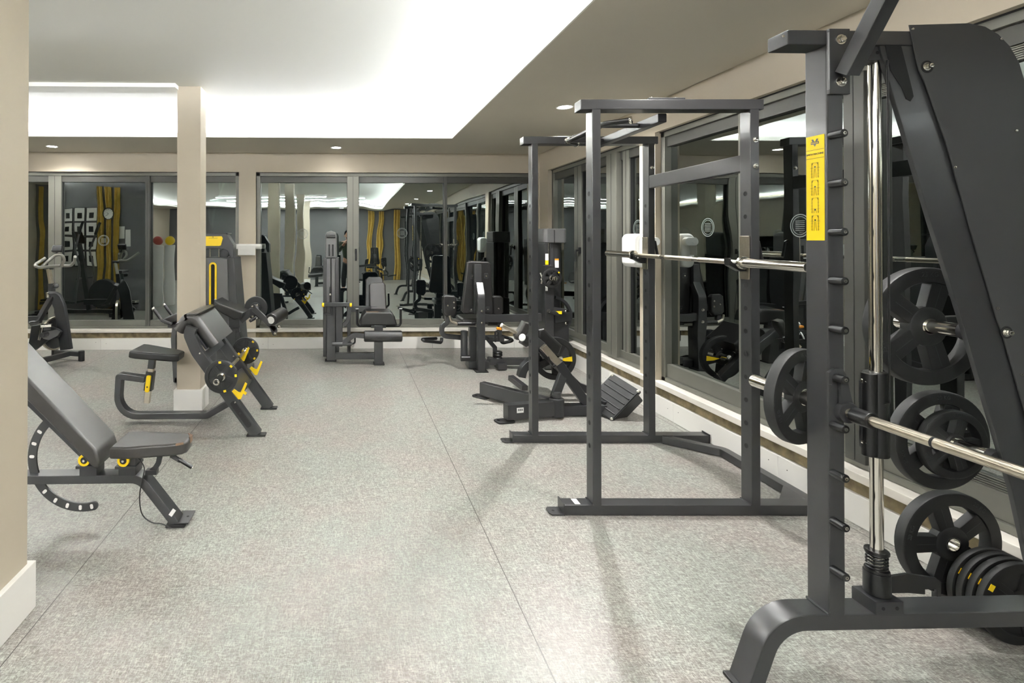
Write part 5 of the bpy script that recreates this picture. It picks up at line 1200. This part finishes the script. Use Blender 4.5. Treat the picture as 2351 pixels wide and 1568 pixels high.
for q, (u0, u1, l) in enumerate(((222, 236, 'left of the clock'), (242, 256, 'behind the clock'), (262, 276, 'right of the clock'), (88, 100, 'at the far left end of the partition'))):
    a, c = mir(u0, 500, PY_ + .055), mir(u1, 500, PY_ + .055)
    curtain('curtain', 'mustard curtain strip hanging on the partition ' + l, (a.x, a.y, 0), (c.x, c.y, 0), .02, 2.66, 2, GOLD, .025, 'mustard curtains')
for x, l in ((.75, 'first from the left on the rear wall'), (1.15, 'second from the left on the rear wall'), (1.75, 'third from the left on the rear wall')):
    curtain('curtain', 'mustard curtain strip, ' + l, (x, YR + .07, 0), (x + .22, YR + .07, 0), .02, 2.68, 2, GOLD, .03, 'mustard curtains')
p = mir(248, 490, PY_ + .10)
ck = thing('wall_clock', 'round white wall clock with dark rim over the mustard curtains', 'clock', p)
b = MB(); M = along(p, (0, 1, 0)); b.lathe(STEELD, [(.118, -.01), (.135, -.01), (.135, .022), (.128, .028), (.118, .02)], M, 40, True); b.build('rim', ck)
b = MB(); b.lathe(PAPER, [(0, -.008), (.12, -.008), (.12, .006), (0, .006)], M, 40)
for h in range(12):
    a = math.radians(30*h); b.box(BLACK, (.006, .001, .018), Matrix.Translation(p + V((.1*math.sin(a), .0065, .1*math.cos(a)))) @ RY(30*h))
b.build('dial', ck)
for a, L in ((-52, .055), (-120, .085)):                 # about ten to four as mirrored
    b = MB(); q = math.radians(a); b.box(BLACK, (.007, .0015, L), Matrix.Translation(p + V((L/2*math.sin(q), .009, L/2*math.cos(q)))) @ RY(a)); b.build('hand', ck)
nest(ck, 'hand', 'dial')
b = MB(); b.bx(GREYPL, (p.x - .012, PY_, p.z - .02), (p.x + .012, p.y - .006, p.z + .02)); b.build('wall_bracket', ck)
for u, v, w, h, l in ((281, 535, .10, .27, 'narrow white notice sheet beside the mustard curtains'), (294, 548, .11, .38, 'tall white notice sheet on the grey partition')):
    p = mir(u, v, PY_ + .002); b = MB(); b.box(PAPER, (w, .004, h), Matrix.Translation(p)); tag(b.build('notice_sheet'), l, 'notice')
for u, c, l in ((362, mat('red ball rubber', srgb(150, 60, 52), .5), 'red'), (389, YEL, 'yellow')):
    p = mir(u, 600, 2.55); b = MB(); b.lathe(WPL, [(0, .0), (.11, .0), (.12, .02), (.12, 1.36), (.11, 1.38), (0, 1.38)], T(p.x, p.y, .0), 30); tag(b.build('storage_tube'), 'tall white storage tube under the %s ball' % l, 'storage tube')
    b = MB(); b.lathe(c, [(.11*math.sin(math.pi*i/14), -.11*math.cos(math.pi*i/14)) for i in range(15)], T(p.x, p.y, 1.38 + .11), 26); tag(b.build('exercise_ball'), '%s ball on a tall white storage tube' % l, 'ball')
# cross trainer in front of the partition
xt = thing('cross_trainer', 'dark cross trainer with two long swing arms in front of the partition', 'cross trainer', (-5.35, 4.1, 0))
X0 = -5.35
b = MB(); b.bx(STEEL, (X0 - .9, 4.06, .03), (X0 + .75, 4.14, .10), .008)
for x in (X0 - .85, X0 + .7): b.bx(STEEL, (x - .03, 3.8, .0), (x + .03, 4.4, .07), .01)
b.build('base_frame', xt)
b = MB(); b.cyl(STEELD, (X0 + .45, 4.03, .42), (X0 + .45, 4.17, .42), .30, 40, .02); b.build('flywheel_cover', xt)
b = MB(); b.tube(STEEL, [(X0 + .15, 4.1, .1), (X0 - .05, 4.1, 1.45)], .07, .08, (0, 1, 0), .008); b.build('mast', xt)
b = MB(); b.box(BLACK, (.06, .32, .24), T(X0 - .05, 4.1, 1.55) @ RY(-20), .02); b.build('console', xt)
for s in (-1, 1):
    y = 4.1 + s*.27
    b = MB(); b.rod(GREYPL, [(X0 + .02, y, .28), (X0 + .10, y, .95), (X0 + .02, y + s*.04, 1.30), (X0 + .18, y + s*.06, 1.85)], .019, 12, .15); b.cyl(RUBBER, (X0 + .11, y + s*.05, 1.62), (X0 + .19, y + s*.06, 1.87), .025, 14, .006); b.build('swing_arm', xt)
    b = MB(); b.tube(STEEL, [(X0 + .02, y, .28), (X0 - .65, y, .22 + .06*s), (X0 + .45 if False else X0 - .66, y, .22 + .06*s)], .05, .05, (0, 1, 0), .006); b.bx(RUBBER, (X0 - .62, y - .08, .27 + .05*s), (X0 - .25, y + .08, .30 + .05*s), .01); b.build('pedal_arm', xt)
    b = MB(); b.cyl(STEEL, (X0 + .0, 4.1, .75), (X0 + .06, y, .75), .022, 12); b.build('arm_axle', xt)
# machines standing behind the camera, seen only as reflections
def behind(o, loc, rz, label): return dup(o, loc, label, None, (0, 0, math.radians(rz)))
behind(le, (-.9, -2.6, 0), 180, 'leg extension machine behind the camera, mirrored in the rear window')
behind(ha, (1.0, -3.4, 0), 180, 'hip abductor machine by the rear wall curtains, mirrored in the rear window')
behind(bench, (-2.9, -1.3, 0), 40, 'adjustable bench far behind the camera, mirrored in the rear window')
behind(pb, (-3.0, -3.2, 0), 150, 'preacher curl bench without bar behind the camera')
# ================================================================ the photographer
pe = thing('person', 'bearded person in olive jacket and dark trousers holding a camera, mirrored in the rear window', 'person', (.0, -.36, 0))
def skin(name, chain, m, parent, sub_=2):
    """chain: list of (point, radius, index of the vertex it hangs from)"""
    me = bpy.data.meshes.new(name); me.from_pydata([c[0] for c in chain], [(c[2], i) for i, c in enumerate(chain) if c[2] is not None], [])
    o = bpy.data.objects.new(name, me); C.objects.link(o)
    sk = o.modifiers.new('skin', 'SKIN'); 
    for i, c in enumerate(chain):
        r = c[1] if isinstance(c[1], tuple) else (c[1], c[1]); me.skin_vertices[0].data[i].radius = r
        me.skin_vertices[0].data[i].use_root = i == 0
    ss = o.modifiers.new('smooth', 'SUBSURF'); ss.levels = sub_; ss.render_levels = sub_
    dg = bpy.context.evaluated_depsgraph_get(); dg.update()
    me2 = bpy.data.meshes.new_from_object(o.evaluated_get(dg)); bpy.data.objects.remove(o)
    me2.materials.clear(); me2.materials.append(m)
    off = V(parent.location); 
    for v in me2.vertices: v.co -= off
    for f in me2.polygons: f.use_smooth = True
    o = bpy.data.objects.new(name, me2); C.objects.link(o); o.parent = parent; OFF[o.name] = off; return o
by = -.36
body = [((0, by, .95), (.15, .11), None), ((0, by, 1.12), (.145, .105), 0), ((0, by - .01, 1.32), (.165, .11), 1), ((0, by - .01, 1.44), (.12, .085), 2), ((0, by + .01, 1.52), .052, 3), ((0, by + .03, 1.60), (.066, .075), 4), ((0, by + .03, 1.68), (.074, .088), 5), ((0, by + .02, 1.76), (.055, .068), 6)]
for s in (-1, 1):
    n = len(body)
    body += [((s*.19, by - .01, 1.42), .058, 3), ((s*.26, by + .04, 1.17), .045, n), ((s*.10, by + .20, 1.40), .034, n + 1), ((s*.085, by + .24, 1.455), (.032, .024), n + 2)]
    n2 = len(body)
    body += [((s*.095, by, .86), .095, 0), ((s*.115, by + .01, .48), .062, n2), ((s*.125, by - .03, .09), .042, n2 + 1), ((s*.135, by + .11, .035), .034, n2 + 2)]
bo = skin('body', body, SKIN, pe)
jk = [((0, by, .90), (.175, .13), None), ((0, by, 1.12), (.17, .125), 0), ((0, by - .01, 1.32), (.19, .13), 1), ((0, by - .01, 1.45), (.13, .10), 2), ((0, by + .01, 1.50), (.075, .075), 3)]
for s in (-1, 1):
    n = len(jk); jk += [((s*.20, by - .01, 1.42), .075, 2), ((s*.27, by + .04, 1.17), .062, n), ((s*.125, by + .175, 1.365), .046, n + 1)]
skin('jacket', jk, GREENC, pe)
tr = [((0, by, .96), (.16, .12), None)]
for s in (-1, 1):
    n = len(tr); tr += [((s*.095, by, .84), .108, 0), ((s*.115, by + .01, .48), .076, n), ((s*.125, by - .03, .10), .058, n + 1)]
skin('trousers', tr, BLACK, pe)
for s in (-1, 1):
    b = MB(); b.prism(BLACK, rrect(.095, .27, .045, 5), .085, T(s*.13, by + .05, .0435), .03, 3); b.build('shoe', pe)
b = MB(); hc = V((0, by + .025, 1.70)); 
bb = bmesh.new(); bmesh.ops.create_uvsphere(bb, u_segments=24, v_segments=16, radius=1)
for v in list(bb.verts):
    if v.co.y > .35 and v.co.z < .45 or v.co.z < -.35: bb.verts.remove(v)
for v in bb.verts: v.co = hc + V((v.co.x*.088, v.co.y*.108 - .008, v.co.z*.115 + .008))
b.add(bb, HAIR); b.build('hair', pe)
b = MB(); 
for s in (-1, 1):
    b.lathe(BLACK, [(.009*math.sin(math.pi*i/8), -.009*math.cos(math.pi*i/8)) for i in range(9)], T(s*.031, by + .108, 1.665), 14)
b.build('eyes', pe)
b = MB(); b.prism(SKIN, [(-.016, -.022), (.016, -.022), (.006, .03), (-.006, .03)], .03, frame((0, by + .122, 1.640), (1, 0, 0), (0, 0, 1)), .008, 2); b.build('nose', pe)
b = MB(); b.prism(HAIR, [(-.05, .03), (-.042, -.03), (-.02, -.05), (.02, -.05), (.042, -.03), (.05, .03), (.03, .012), (-.03, .012)], .05, frame((0, by + .092, 1.588), (1, 0, 0), (0, 0, 1)), .014, 3); b.build('beard', pe)
for s in (-1, 1):
    b = MB(); b.lathe(SKIN, [(0, -.008), (.022, -.006), (.03, 0), (.022, .006), (0, .008)], along((s*.083, by + .02, 1.65), (s, 0, 0)), 16); b.build('ear', pe)
    for f in range(5):
        z = 1.475 - f*.017 if f < 4 else 1.46
        base = V((s*.085, by + .245, z)); L_ = (.034, .042, .040, .030, .026)[f]
        if f < 4: pts = [(base, .009, None), (base + V((-s*L_*.35, .022, .002)), .0085, 0), (base + V((-s*L_*.9, .028, .0)), .008, 1), (base + V((-s*L_*1.2, .014, 0)), .007, 2)]
        else: pts = [(base + V((0, -.012, .0)), .010, None), (base + V((-s*.022, -.03, .012)), .009, 0), (base + V((-s*.045, -.035, .014)), .008, 1)]
        skin('thumb' if f == 4 else 'finger', pts, SKIN, pe, 1)
pc2 = thing('camera_body', 'black camera held up to the chin of the bearded person in olive jacket', 'camera', (0, -.12, 1.44))
b = MB(); b.box(BLACK, (.13, .06, .09), T(0, -.115, 1.445), .012); b.box(BLACK, (.05, .055, .03), T(0, -.115, 1.50), .01); b.build('camera_housing', pc2)
b = MB(); b.cyl(BLACK, (0, -.09, 1.44), (0, -.02, 1.44), .036, 26, .004); b.cyl(CHROME, (0, -.0205, 1.44), (0, -.0195, 1.44), .026, 24); b.build('lens', pc2)
